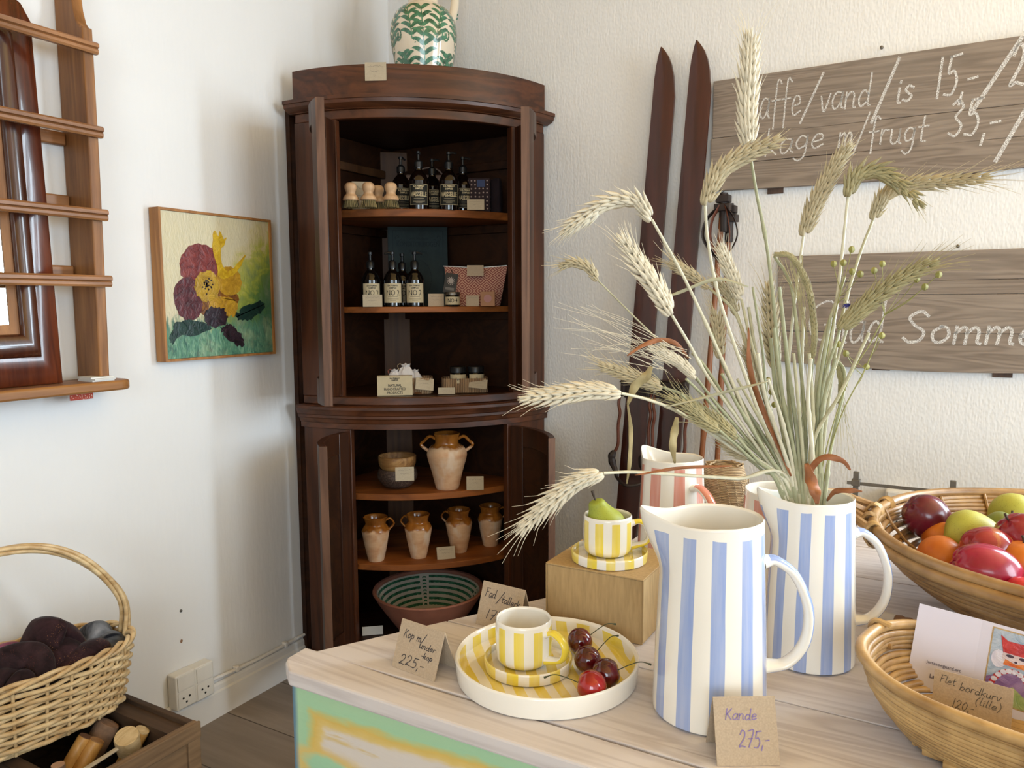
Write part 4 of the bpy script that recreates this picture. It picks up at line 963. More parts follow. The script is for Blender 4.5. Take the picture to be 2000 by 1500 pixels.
# lower cabinet: clay pots
def clay(name, zg, seed):
    n = NT(name); sp = n.n('SeparateXYZ', None, i0=n.obj()); w = n.noise(n.obj((22, 22, 9), loc=(seed, 0, 0)), 1.0, 3); w2 = n.noise(n.obj((14, 14, 30), loc=(seed, 0, 0)), 1.0, 4)
    z = n.math('ADD', sp.outputs[2], n.math('MULTIPLY', n.math('SUBTRACT', w, .5), .05))
    m = n.ramp(n.math('SUBTRACT', z, zg), [(.0, 0.0), (.006, 1.0)])
    g = n.ramp(w, [(.3, srgb('#6d3c12')), (.7, srgb('#a86a2a'))]); c = n.ramp(w2, [(.3, srgb('#c08e66')), (.7, srgb('#dcb994'))])
    c = n.mix(n.ramp(w, [(.52, 0.0), (.68, .6)]), c, srgb('#dccdb8'))
    n.base(n.mix(m, c, g)); n.set(Roughness=n.math('SUBTRACT', .8, n.math('MULTIPLY', m, .66))); return n.mat
JP = [(.026, 0), (.029, .004), (.040, .055), (.047, .095), (.049, .108), (.044, .122), (.0375, .130), (.0365, .137), (.040, .150), (.0435, .158)]
def jug(label, mat, both=False, prof=JP, group=None, hs=1.0):
    t = thing('clay_jug', label, 'jug', (0, 0, 0), 0, group); P = smoothprof(prof, 50); top = P[-1][1]
    MB().lathe([(.0001, 0)]+P+[(P[-1][0]-.003, top+.0015)]+[(max(.002, r-.005), z) for r, z in P[::-1] if z > .02]+[(.0001, .02)], 44).build('jug_body', mat, t)
    r1 = prof_at(P, top*.93); z0 = top*.90; z1 = top*.70; r2 = prof_at(P, z1)
    for s in ((1, -1) if both else (1,)):
        mb = MB(); mb.tube(bez([(s*(r1-.003), 0, z0), (s*(r1+.012*hs), 0, z0+.006*hs), (s*(r1+.024*hs), 0, z0-.006), (s*(r2+.016*hs), 0, lerp(z0, z1, .55)), (s*(r2-.002), 0, z1-.004)], 20), [.0055*hs]*21, 8, flat=.7); mb.build('jug_handle', mat, t)
    return t
G3 = 'one-handled clay jugs on the lower shelf'
jugs = [(735, 1097, .3, .95, 0, 'one-handled clay jug with whitish body, leftmost on the lower shelf'), (818, 1091, 2.9, .95, 1, 'one-handled clay jug with handle on its left, second from left'), (897, 1080, 2.95, .95, 2, 'one-handled clay jug behind the small price card on the lower shelf'), (958, 1068, .2, .92, 3, 'one-handled clay jug deepest in shade, rightmost on the lower shelf')]
for px, py, a, s, sd, lab in jugs:
    p = onz(px, py-4, .3865); o = jug(lab, clay('honey_glaze_clay', .107, sd*3.1), group=G3); o.location = p; o.rotation_euler[2] = a+radians(29.8); o.scale = (s, s, s)
AP = [(.036, 0), (.040, .005), (.052, .055), (.066, .105), (.0675, .125), (.058, .143), (.044, .152), (.040, .16), (.041, .178), (.046, .190)]
p = onz(874, 953, .6265); o = jug('large two-handled clay amphora with honey glaze on the middle shelf', clay('honey_glaze_amphora', .143, 9), True, AP, None, 1.45); o.location = p; o.rotation_euler[2] = radians(29.8)
def bowlmb(prof, t=.006, n=48): return MB().lathe([(.0001, 0)]+prof+[(prof[-1][0]-t*.5, prof[-1][1]+t*.3)]+[(max(.001, r-t), z) for r, z in prof[::-1] if z > t]+[(.0001, t)], n)
p = onz(777, 951, .6265)
ncs = NT('coconut_shell'); a = ncs.noise(ncs.obj((1, 1, 1)), 220, 3); ncs.base(ncs.ramp(a, [(.45, srgb('#3b2c25')), (.72, srgb('#6f5a4c'))])).set(Roughness=.6); ncs.bump(a, .4, .001)
o = bowlmb(smoothprof([(.030, 0), (.050, .010), (.066, .032), (.068, .048), (.063, .066)], 24)).build('coconut_bowl', ncs.mat); o.location = p; tag(o, 'dark coconut shell bowl under the pale wooden bowl on the middle shelf', 'bowl', 'stacked bowls on the middle shelf')
o = bowlmb(smoothprof([(.036, 0), (.052, .008), (.062, .024), (.0645, .042), (.0645, .054)], 24)).build('wooden_bowl', wood('bowl_wood', '#6b4423', '#b58a55', 'x', 1.6, .4, contrast=.8)); o.location = p+V((0, 0, .056)); tag(o, 'pale grained wooden bowl stacked in the dark coconut bowl', 'bowl', 'stacked bowls on the middle shelf')
pcard('pale price card leaning on the rim of the stacked wooden bowl', 784, 2.475, .682, .060, .046, -.02)
p = onz(928, 957, .6265); flat_card('pale price card right of the two-handled amphora', p, .058, .046, .15, facing(p), 2)
p = onz(872, 1092, .3865); flat_card('pale price card between the clay jugs on the lower shelf', p, .062, .042, .2, facing(p), 2, roll=-.06)
# big bowl at the bottom
p = onz(838, 1222, .1185); p = V((p.x, p.y, .1185)); bw = thing('ceramic_bowl', 'large terracotta bowl with green banded cream inside on the cabinet bottom', 'bowl', p, CTH)
OB = smoothprof([(.095, 0), (.105, .008), (.135, .05), (.165, .095), (.178, .118), (.184, .128)], 36); IB = smoothprof([(.088, .013), (.10, .017), (.128, .055), (.158, .099), (.170, .121)], 36)
M_terra = plain('terracotta', '#9a6553', .6, .4, var=.12, vs=18)
bw.scale = (1.06, 1.06, 1.06)
MB().lathe([(.0001, 0)]+OB+[(.182, .133), (.174, .131), (.1705, .1215)], 64).build('bowl_outside', M_terra, bw)
MB().lathe([(.0001, .0125)]+IB, 64).build('bowl_inside', plain('bowl_glaze', '#cfc8b8', .15, .5, var=.08, vs=14, coat=.4), bw)
def on_in(th, z): r = prof_at(IB, z)-.0008; return V((r*cos(th), r*sin(th), z+.0006))
mb = MB()
for k, zc in enumerate((.112, .096, .080, .064, .048, .033)):
    for q in range(4):
        a0 = q*pi/2+.10; a1 = (q+1)*pi/2-.10; n = 26
        hgt = .0033
        def f(u, v, a0=a0, a1=a1, zc=zc): return on_in(lerp(a0, a1, u), zc+lerp(-1, 1, v)*hgt*(1+.35*abs(sin(u*n*1.6))*(1 if v < .5 else .0)))
        mb.grid(n*2, 1, f)
for q in range(4):
    for k in range(9): c = q*pi/2; z = .03+k*.0098; mb.grid(4, 1, lambda u, v: on_in(c+lerp(-.045, .045, u), z+lerp(-.0022, .0022, v)+.002*sin(u*3)))
for q in range(22):
    a = q*.9; r = .012+.0032*q; mb.grid(3, 1, lambda u, v: V(((r+.009*u)*cos(a+.2*u), (r+.009*u)*sin(a+.2*u), .0135+.0006*(1 if r < .07 else 2)))+V((-sin(a), cos(a), 0))*lerp(-.004, .004, v))
mb.build('green_bands', M_green, bw, ang=80)
p = onz(728, 1240, .1185); flat_card('white price card standing on the cabinet bottom left of the big bowl', V((p.x, p.y, .1185)), .07, .03, .1, facing(p), 0, M_paper)
# ------------------------------------------------------------------ whitewashed table with painted front
TZ = .76
tb = thing('work_table', 'whitewashed plank table with worn green and yellow painted front', 'table', (1.9, -1.2, 0))
def white_wood(name, axis):
    n = NT(name); st = (1.2, 14, 14) if axis == 'x' else (14, 1.2, 14)
    v = n.obj(st); a = n.noise(v, 1.0, 3, .5, 1.0); rg = n.math('SINE', n.math('MULTIPLY', a, 46)); fi = n.noise(n.obj(tuple(s*6 for s in st)), 1.0, 4, .6)
    f = n.math('ADD', n.math('MULTIPLY', rg, .16), n.math('ADD', n.math('MULTIPLY', fi, .7), .15)); bl = n.noise(n.obj(), 4.0, 3)
    c = n.ramp(f, [(.2, srgb('#b3a8a5')), (.6, srgb('#cfc7c4'))]); c = n.mix(n.ramp(bl, [(.35, 0.0), (.7, .4)]), c, srgb('#dbd1ce'))
    n.base(c).set(Roughness=.6); n.bump(f, .25, .001); return n.mat
M_tw = white_wood('whitewashed_plank', 'x')
def edge_x(y): return lerp(1.114, 1.335, (y+1.675)/.385) if y < -1.29 else 1.335+(y+1.29)*.03
ys = [-1.632, -1.45, -1.27, -1.10, -.931, -.74, -.55]
for a, b in zip(ys, ys[1:]):
    g = .0012; q = [(edge_x(a+g), a+g), (2.95, a+g), (2.95, b-g), (edge_x(b-g), b-g)]
    if a < -1.29 < b: q.append((edge_x(-1.29), -1.29))
    MB().prism(q, TZ-.022, TZ).build('top_plank', M_tw, tb, True, smooth=False, bevel=.0015)
MB().prism([(1.150, -1.690), (2.95, -1.690), (2.95, -1.634), (1.30, -1.634), (1.16, -1.625), (1.117, -1.625), (1.119, -1.662), (1.126, -1.672)], TZ-.022, TZ-.0005).build('front_edge_board', white_wood('edge_board', 'x'), tb, True, smooth=False, bevel=.003)
n = NT('worn_painted_front'); sp = n.n('SeparateXYZ', None, i0=n.obj(loc=(0, 0, 0))); ox, oz = -.752, .738
dx = n.math('SUBTRACT', sp.outputs[0], ox); dz = n.math('SUBTRACT', oz, sp.outputs[2])
w = n.noise(n.obj((7, 1, 16)), 1.0, 4, .6); w2 = n.noise(n.obj((6, 1, 38)), 1.0, 4, .6); w3 = n.noise(n.obj((9, 9, 9)), 1.0, 3)
d = n.math('MINIMUM', n.math('MULTIPLY', dx, .75), n.math('MULTIPLY', dz, n.math('ADD', .85, n.math('MULTIPLY', dx, 1.1))))
d = n.math('ADD', d, n.math('MULTIPLY', n.math('SUBTRACT', w, .5), .045))
inner = n.mix(n.ramp(w2, [(.52, 0.0), (.60, .8)]), srgb('#d3c9bf'), srgb('#d0b36c'))
c = n.ramp(d, [(0.0, srgb('#a9c9a0')), (.020, srgb('#9fc7a0')), (.025, srgb('#b9bd7c')), (.031, srgb('#d2b25c')), (.041, srgb('#d8bd78')), (.048, srgb('#d6ccc2'))])
c = n.mix(n.ramp(d, [(.040, 0.0), (.050, 1.0)]), c, inner)
gp = n.math('ADD', n.n('VectorMath', {'operation': 'DISTANCE'}, i0=n.n('CombineXYZ', None, i0=n.math('MULTIPLY', sp.outputs[0], .42), i1=0.0, i2=sp.outputs[2]).outputs[0], i1=((ox+.072)*.42, 0, oz-.105)).outputs['Value'], n.math('MULTIPLY', n.math('SUBTRACT', w, .5), .035))
c = n.mix(n.ramp(gp, [(.017, 1.0), (.022, 0.0)]), n.mix(n.ramp(gp, [(.026, .9), (.036, 0.0)]), c, srgb('#d4b566')), srgb('#9cc6a2'))
c = n.mix(n.ramp(n.math('ADD', n.math('MULTIPLY', dx, 1.0), n.math('MULTIPLY', n.math('SUBTRACT', w3, .5), .012)), [(.006, 1.0), (.010, 0.0)]), c, srgb('#5f7f92'))
n.base(c).set(Roughness=.5); n.bump(n.math('ADD', w2, n.ramp(d, [(.03, .6), (.06, 0.0)])), .35, .002)
MB().box(1.148, 2.94, -1.684, -1.664, .05, TZ-.0225).build('painted_front_panel', n.mat, tb, True, smooth=False, bevel=.003)
M_tl = wood('table_body_wood', '#5d4a3a', '#8b735c', 'z', 1, .6)
for x, y in ((1.18, -1.64), (2.86, -1.64), (1.40, -.62), (2.86, -.62)): MB().box(x, x+.06, y-.02, y+.04, .0, TZ-.0225).build('leg', M_tl, tb, True, smooth=False, bevel=.003)
MB().box(1.38, 2.93, -.575, -.555, .35, TZ-.0225).build('back_apron', M_tl, tb, True, smooth=False)
MB().box(1.13, 2.93, -1.6635, -.576, .2, .22).build('lower_shelf', M_tl, tb, True, smooth=False)
for px, py in ((612, 1331),):
    q = ony(px, py, -1.6845); o = MB().lathe([(.0001, .0004), (.003, .0012), (.0055, .0004), (.0075, -.0006), (.0001, -.0006)], 16).build('screw', M_steel, tb); o.rotation_euler = (pi/2, 0, 0); o.location = q-tb.location

# ------------------------------------------------------------------ striped crockery
YEL, BLU, PNK = '#ead045', '#8fa3d2', '#d48672'
CAMR = radians(29.8)       # heading of the picture's right-hand side
def strap(path, w, th, mats, parent, name='handle', lim=.30):
    """flat loop handle in the local xz plane; outer side gets the second material"""
    P = bez([V((x, 0, z)) for x, z in path], 36); k = len(P); rows = []
    pr = [(cos(a)*w/2*(1 if abs(cos(a)) > .2 else 1), sin(a)*th/2) for a in [2*pi*i/16 for i in range(16)]]
    for i, p in enumerate(P):
        t = (P[min(i+1, k-1)]-P[max(i-1, 0)]).normalized(); nn = V((t.z, 0, -t.x)); nn = -nn
        fl = 1+.35*max(0, 1-i/4)+.35*max(0, 1-(k-1-i)/4)
        rows.append([p+V((0, b*fl, 0))+nn*(e*fl) for b, e in pr])
    mb = MB(); m = len(pr)
    for i in range(k-1):
        for j in range(m):
            out = sin(2*pi*(j+.5)/16) > lim and 2 < i
            mb.add([rows[i][j], rows[i][(j+1) % m], rows[i+1][(j+1) % m], rows[i+1][j]], [(0, 1, 2, 3)], 1 if out else 0)
    return mb.build(name, mats, parent, ang=70)
def pitcher(label, pos, rot, paint, phase, hs=1.0, lean=0.0, nst=11):
    t = thing('striped_pitcher', label, 'pitcher', pos, rot)
    H = .240*hs
    outp = smoothprof([(r, z*hs) for r, z in ((.060, .0), (.0655, .002), (.0672, .008), (.0662, .05), (.0635, .12), (.0605, .19), (.0590, .230), (.0588, .238))], 44)
    inp = [(r-.0045, z) for r, z in outp[::-1] if z > .012]
    def sp(p, q):
        w = max(0, cos(q-pi))**9; k = max(0, min(1, (p.z-.172*hs)/(.068*hs))); k = k*k*(3-2*k)
        e = .027*w*k; return V((p.x-e, p.y*(1-.10*w*k), p.z+.010*w*k**3-.004*(1-w)*k*max(0, cos(q-pi)-.0)*.8))
    mb = MB(); A = [(.0001, 0)]+outp+[(.0575, H)]; B = inp+[(.0001, .012)]
    mb.lathe(A+B, 72, mis=[0]*(len(A)-1)+[1]*(len(B)), fn=sp)
    body = mb.build('pitcher_body', [stripes('stripe_glaze', '#efe9de', paint, nst, .003, .229*hs, .10, .035, .46, phase, lean), M_cream], t, ang=60)
    M_hp = plain('handle_stripe_glaze', paint, .12, .5, var=.06, vs=30, coat=.4)
    strap([(.0595, .186*hs), (.075, .187*hs), (.098, .168*hs), (.1135, .128*hs), (.110, .088*hs), (.090, .062*hs), (.063, .057*hs)], .022, .0115, [M_cream, M_hp], t)
    return t
pN = onz(1386, 1385, TZ)
pitcher('blue and white striped pitcher in front, standing behind its price card', V((1.671, -1.511, TZ+.0003)), CAMR-.10, BLU, .30)
pitcher('blue and white striped pitcher holding the bunch of dried wheat', V((1.754, -1.306, TZ+.0003)), CAMR-.10, BLU, .05, .955).scale = (.89, .89, 1)
pitcher('pink and white striped pitcher behind the cardboard box', V((1.472, -1.047, TZ+.0003)), CAMR-1.0, PNK, .2, .875, 0, 8).scale = (.94, .94, 1)
pitcher('pink striped pitcher mostly hidden behind the wheat-filled blue pitcher', V((deep(1537, 600, 1.34).x, deep(1537, 600, 1.34).y, TZ+.0003)), CAMR+1.5, PNK, .6, .75, 0, 8)

def dish(name, label, pos, r, h, rb, m_in, m_out, t=.004, floor=.005, rot=0, group=None):
    o = MB()
    outp = [(rb-.004, 0), (rb, .0012), (lerp(rb, r, .3), h*.3), (r-.0005, h-.003), (r-.001, h-.0008), (r-t*.5, h), (r-t+.0005, h-.001), (r-t-.001, h-.005), (rb-t+.001, floor+.003), (rb-t-.003, floor+.0006), (rb-t-.008, floor)]
    prof = [(.0001, 0)]+outp+[(.0001, floor)]
    mis = [1]*8+[0]*(len(prof)-9)
    o.lathe(prof, 72, mis=mis[:len(prof)-1])
    ob = o.build(name, [m_in, m_out], ang=50); ob.location = pos; ob.rotation_euler[2] = rot; return tag(ob, label, name.split('_')[-1], group)
M_pl = bands('plate_bands', '#efe9de', YEL, 38.0, .0, .10, .012, .52, .15)
dish('serving_plate', 'large round plate with yellow stripes inside, holding the cup and cherries', V((1.458, -1.527, TZ+.0003)), .1225, .0285, .1195, M_pl, M_cream, .005, .006, CAMR+.25)
M_sc = bands('saucer_bands', '#efe9de', YEL, 36.0, 0, .10, .006, .5, .2)
s1 = dish('striped_saucer', 'yellow striped saucer on the large plate under the front cup', V((1.434, -1.534, TZ+.0068)), .0595, .0165, .058, M_sc, M_sc, .0038, .005, CAMR+.1)
dish('striped_saucer', 'yellow striped saucer on top of the cardboard box', V((1.463, -1.325, TZ+.0985)), .0592, .0155, .058, M_sc, M_sc, .0038, .005, CAMR-.1)
def cup(label, pos, rot, phase):
    t = thing('striped_cup', label, 'cup', pos, rot, 'yellow striped cups')
    o = smoothprof([(.024, .0), (.0315, .0015), (.0365, .008), (.0378, .02), (.0380, .045), (.0374, .0595)], 30)
    A = [(.0001, 0)]+o+[(.0362, .0612)]; B = [(r-.0032, z) for r, z in o[::-1] if z > .006]+[(.0001, .005)]
    MB().lathe(A+B, 56, mis=[0]*(len(A)-1)+[1]*len(B)).build('cup_body', [stripes('cup_stripes', '#efe9de', YEL, 9, -.01, .0572, .10, .015, .5, phase), M_cream], t, ang=60)
    strap([(.0365, .047), (.049, .0500), (.0615, .042), (.0655, .0300), (.0585, .0165), (.0372, .0105)], .0135, .0080, [M_cream, plain('yellow_handle', YEL, .12, .5, var=.05, coat=.4)], t, 'handle', -.25)
    return t
cup('yellow striped cup on its saucer on the large plate, in front', V((1.426, -1.532, TZ+.0122)), CAMR-.62, .12)
cup('yellow striped cup holding a green pear on the cardboard box', V((1.455, -1.313, TZ+.1039)), CAMR-.05, .35)

# cherries
def cherry(label, px, py, r, tone, stem):
    c = onz(px, py, TZ+.0066+r); c.z = TZ+.0064+r
    t = thing('cherry', label, 'cherry', V((c.x, c.y, TZ+.0064)), 0, 'cherries on the large plate')
    n = NT('cherry_skin'); a = n.noise(n.obj((1, 1, 1)), 38, 3); b = n.noise(n.obj((30, 30, 120)), 1.0, 2)
    n.base(n.ramp(n.math('ADD', n.math('MULTIPLY', a, .7), n.math('MULTIPLY', b, .3)), [(.35, srgb(tone[0])), (.65, srgb(tone[1]))])).set(Roughness=.10); n.b.inputs['Coat Weight'].default_value = .6
    ax = V(stem).normalized()
    def fn(d): u = max(0, d.dot(ax)); return 1.0+.03*(1-abs(d.dot(ax)))-.16*u**18
    MB().blob((0, 0, r), r, r, r*.98, 20, 28, fn=fn).build('fruit', n.mat, t)
    b0 = V((0, 0, r))+ax*r*.86; side = ax.cross(V((0, 0, 1))).normalized()
    p = bez([b0, b0+ax*.016+V((0, 0, .003)), b0+ax*.030+V((0, 0, .003)), b0+ax*.043-V((0, 0, .004))], 18)
    mb = MB(); mb.tube(p, [.0009]+[.00065]*(len(p)-4)+[.0009, .0014, .0016], 6); mb.build('stem', plain('cherry_stem', '#3a3f25', .6), t)
R0 = V((cos(CAMR), sin(CAMR), 0)); F0 = V((-sin(CAMR), cos(CAMR), 0))
dk, rd = ('#3a060d', '#6d0d16'), ('#8d0d12', '#b51a18')
cherry('dark cherry at the back of the row, its stem pointing right', 1133, 1251, .0175, dk, R0*.9+F0*.3+V((0, 0, .35)))
cherry('dark cherry second from the back with short visible stem', 1148, 1288, .0178, dk, R0*.8+F0*.55+V((0, 0, .42)))
cherry('dark cherry third from the back, its stem reaching over the plate rim', 1184, 1314, .0183, dk, R0*.96-F0*.1+V((0, 0, .30)))
cherry('bright red cherry nearest the front, its stem pointing left', 1155, 1339, .0188, rd, -R0*.98+F0*.18+V((0, 0, .16)))

# cardboard box
n = NT('box_kraft'); f = n.noise(n.obj((220, 220, 30)), 1.0, 3); n.base(n.ramp(f, [(.3, srgb('#a98c62')), (.7, srgb('#bb9c6f'))])).set(Roughness=.8); n.b.inputs['Specular IOR Level'].default_value = .2; M_kraft = n.mat
t = thing('cardboard_box', 'brown kraft cardboard box under the cup with the pear', 'box', (1.463, -1.325, TZ+.0003))
MB().box(-.077, .077, -.061, .080, 0, .0955).build('carton', M_kraft, t, bevel=.0012)
MB().box(-.0785, .0785, -.0625, .081, .0958, .098).build('lid_flap', M_kraft, t, bevel=.0008)
MB().box(-.0785, -.0772, -.062, .0805, .012, .0957).build('lid_tuck', M_kraft, t, smooth=False); MB().box(.0772, .0785, -.062, .0805, .004, .0957).build('lid_tuck', M_kraft, t, smooth=False)
# pear in cup
def pear_mat(name, a, b):
    n = NT(name); f = n.noise(n.obj(), 18, 3); v = n.n('TexVoronoi', None, Vector=n.obj(), Scale=420.0).outputs[0]
    c = n.ramp(f, [(.3, srgb(a)), (.7, srgb(b))]); n.base(n.mix(n.ramp(v, [(.12, .75), (.22, 0.0)]), c, srgb('#6b5a26'))).set(Roughness=.5); n.bump(f, .2, .001); return n.mat
M_pear = pear_mat('pear_skin', '#8f9a2c', '#a9af3f'); M_pear2 = pear_mat('pear_skin_pale', '#a3a53d', '#b9b652'); M_stem = plain('fruit_stem', '#3d2f24', .8)
def pear(label, base, s, axis, mat, group=None, stem=True):
    t = thing('pear', label, 'pear', base, 0, group); t.rotation_euler = V(axis).to_track_quat('Z', 'Y').to_euler()
    P = smoothprof([(.0001, 0), (.018, .0015), (.029, .012), (.033, .026), (.030, .042), (.0215, .057), (.0155, .068), (.0115, .076), (.0001, .0785)], 36)
    MB().lathe([(r*s, z*s) for r, z in P], 32, fn=lambda p, q: p*(1+.03*noise.noise(p*30))).build('fruit', mat, t)
    if stem:
        mb = MB(); mb.tube(bez([(0, 0, .076*s), (.001, 0, .084*s), (-.003*s, .001, .094*s)], 8), [.0018*s, .0015*s, .0015*s, .0016*s, .0018*s, .0022*s, .0025*s, .0027*s, .0027*s], 6); mb.build('stem', M_stem, t)
    return t
pear('green pear with brown stem sitting in the cup on the box', V((1.455, -1.313, TZ+.1098))+R0*.0095+V((0, 0, .009)), .95, -R0*.42+V((0, 0, 1)), M_pear)

# twine spool
t = thing('twine_spool', 'spool of natural jute twine behind the pitchers', 'twine', (1.543, -.955, TZ+.0003), .3)
n = NT('jute'); sp = n.n('SeparateXYZ', None, i0=n.obj()); ang = n.math('ARCTAN2', sp.outputs[1], sp.outputs[0])
wv = n.math('SINE', n.math('ADD', n.math('MULTIPLY', sp.outputs[2], 2100), n.math('MULTIPLY', ang, 5.0))); f = n.noise(n.obj((40, 40, 400)), 1.0, 4)
n.base(n.ramp(n.math('ADD', n.math('MULTIPLY', wv, .2), f), [(.25, srgb('#a08260')), (.75, srgb('#dabf96'))])).set(Roughness=.95); n.bump(n.math('ADD', wv, f), .8, .002); M_jute = n.mat
mb = MB(); rr = random.Random(4); prof = [(.036, 0)]; k = 60
for i in range(k+1): z = .185*i/k; prof.append((.042+.003*sin(pi*i/k)-.006*max(0, i/k-.85)/.15+rr.uniform(-.0006, .0006), z))
prof += [(.034, .187), (.022, .178), (.016, .15), (.0001, .15)]; mb.lathe([(.0001, 0)]+prof, 40); mb.build('twine_winding', M_jute, t)
mb = MB()
for q in range(14):
    a = q*.9; mb.tube(bez([(.036*cos(a), .036*sin(a), .187), (.02*cos(a+1), .02*sin(a+1), .186+.003*sin(q)), (.036*cos(a+2), .036*sin(a+2), .188)], 10), .0012, 5)
for q in range(8):
    a = -pi/2+q*.33-1; mb.tube(bez([(.0455*cos(a), .0455*sin(a), .17), (.047*cos(a+.3), .047*sin(a+.3), .10), (.046*cos(a+.7), .046*sin(a+.7), .02)], 12), .0009, 5)
mb.build('loose_strands', M_jute, t)

# price cards on the table
tent('folded kraft card priced 225 for cup with saucer, left of the large plate', (1.264, -1.612, TZ+.0003), (1.341, -1.6205, TZ+.0003), .060, .046,
     [('Kop m/', .12, .66, .16, .50, -.02), ('under', .52, .54, .12, .38, -.02), ('-kop', .60, .36, .11, .27, -.02), ('225,-', .14, .12, .20, .58, -.01)], M_ink)
tent('folded kraft card for platters behind the cup and plate', (1.289, -1.438, TZ+.0003), (1.366, -1.443, TZ+.0003), .062, .046,
     [('Fad', .10, .66, .19, .26, -.02), ('/', .40, .60, .20, .12, 0), ('tallerk', .50, .60, .16, .44, -.04), ('175,-', .20, .18, .22, .56, -.01)], M_ink)
tent('folded kraft card priced 275 in front of the blue striped pitcher', (1.7115, -1.6235, TZ+.0003), (1.7695, -1.5895, TZ+.0003), .0655, .046,
     [('Kande', .17, .66, .16, .52, .0), ('275,-', .36, .26, .24, .50, .0)], M_inkp)

# iron rail and paper roll at the back of the table
t = thing('iron_rail', 'thin grey iron rail on two square posts behind the fruit basket', 'rail', (1.83, -.62, TZ))
a, b = V((1.7385, -.58, 0)), V((1.924, -.58, 0))
for p in (a, b): MB().box(p.x-.006, p.x+.006, p.y-.006, p.y+.006, TZ+.0003, .880).build('post', M_iron, t, True, bevel=.001); MB().box(p.x-.009, p.x+.009, p.y-.009, p.y+.009, .849, .863).build('clamp', M_iron, t, True, bevel=.0015)
MB().box(a.x-.018, b.x+.4, -.5885, -.5862, .852, .859).build('bar', M_iron, t, True, smooth=False)
p = onz(1735, 1212, TZ+.011); d = V((.83, -.24, 0)).normalized()
t = thing('wrapped_roll', 'short white wrapped roll with brown crinkled band behind the small basket', 'roll', V((p.x, p.y, TZ+.0003)))
mb = MB(); q = V((0, 0, .0115)); mb.tube([q-d*.022, q+d*.010], .0112, 16); mb.build('white_end', plain('wrap_white', '#cfc6bb', .7, var=.06), t)
mb = MB(); mb.tube([q+d*(.0102+.004*i) for i in range(16)], [.0108+.0007*((i*7) % 3) for i in range(16)], 16); mb.build('crinkled_band', plain('brown_crepe', '#8a6548', .8, var=.2, vs=90), t)
# ------------------------------------------------------------------ dried wheat in the blue pitcher
PC = V((1.757, -1.305, TZ))
def straw(name, a, b): return plain(name, a, .55, .35, var=b, vs=60)
M_straw = straw('pale_straw', '#b3ad8e', .14); M_straw2 = straw('green_straw', '#9c9c7c', .14); M_straw3 = straw('white_straw', '#cdc7ae', .10)
M_ear = straw('wheat_ear', '#b6a888', .16); M_ear2 = straw('pale_wheat_ear', '#d3c9b2', .12); M_earg = straw('green_wheat_ear', '#a0966f', .16)
M_leafb = straw('brown_leaf', '#9a6340', .2); M_leaft = straw('tan_leaf', '#a6966c', .15)
rw = random.Random(11)
def kernel(mb, p, d, ln, r, n=6):
    d = d.normalized(); a = d.orthogonal().normalized(); b = d.cross(a); vs = []
    for s, k in ((0, .3), (.14, .85), (.34, 1.0), (.6, .68), (.84, .24), (1.0, .03)):
        for j in range(n): q = 2*pi*j/n; vs.append(p+d*(ln*s)+(a*cos(q)+b*sin(q))*(r*k))
    mb.add(vs, [(i*n+j, i*n+(j+1) % n, (i+1)*n+(j+1) % n, (i+1)*n+j) for i in range(5) for j in range(n)]+[tuple(range(n))[::-1]])
def make_ear(parent, pts, wd, mat, awn=.02, fuzzy=0, rnd=rw, spread=.42):
    P = bez(pts, 40); L = sum((b-a).length for a, b in zip(P, P[1:])); step = wd*.215; N = max(8, int(L/step))
    mb = MB(); aw = MB(); mb.tube(P, .0013, 5); view = (CAM-P[len(P)//2]).normalized()
    tw = rnd.uniform(-.5, .5)
    for i in range(N):
        s = i/N; k = s*(len(P)-1); j = int(k); f = k-j; p = lerp(P[j], P[min(j+1, len(P)-1)], f); t = (P[min(j+1, len(P)-1)]-P[max(j-1, 0)]).normalized()
        sd = t.cross(view).normalized(); vw = sd.cross(t).normalized()
        c, sn = cos(tw), sin(tw); sd, vw = sd*c+vw*sn, vw*c-sd*sn
        tap = .62+.38*sin(pi*min(1, .18+s*.82))
        sg = 1 if i % 2 else -1
        for u, v, ll in ((sg*1.0, .12, 1.0), (sg*.62, .62, .95), (sg*.62, -.62, .95), (sg*.18, .85, .8)):
            d = t*1.0+(sd*u+vw*v)*spread*(1+rnd.uniform(-.15, .15)); q = p+(sd*u+vw*v)*wd*.19*tap
            kernel(mb, q, d, wd*.92*ll*tap*rnd.uniform(.88, 1.12), wd*.122*tap)
            if awn and rnd.random() < .75:
                dd = (d.normalized()*.7+t*.5+sd*u*.12).normalized(); e = q+d.normalized()*wd*.5*tap; ln = awn*rnd.uniform(.6, 1.7)*(.5+.8*s)
                aw.tube([e, e+dd*ln*.5, e+dd*ln+(sd*u+vw*v)*ln*.12*rnd.uniform(0, 1.5)], [.0005, .00036, .00016], 3, cap=False)
    for q in range(5):
        t = (P[-1]-P[-4]).normalized(); kernel(mb, P[-1]-t*.004, t+V((rnd.uniform(-.3, .3), rnd.uniform(-.3, .3), rnd.uniform(-.3, .3))), wd*.55, wd*.07)
    e = mb.build('ear', mat, parent, True, ang=80)
    if aw.v: aw.build('awns', mat, e, True, smooth=False)
    return e
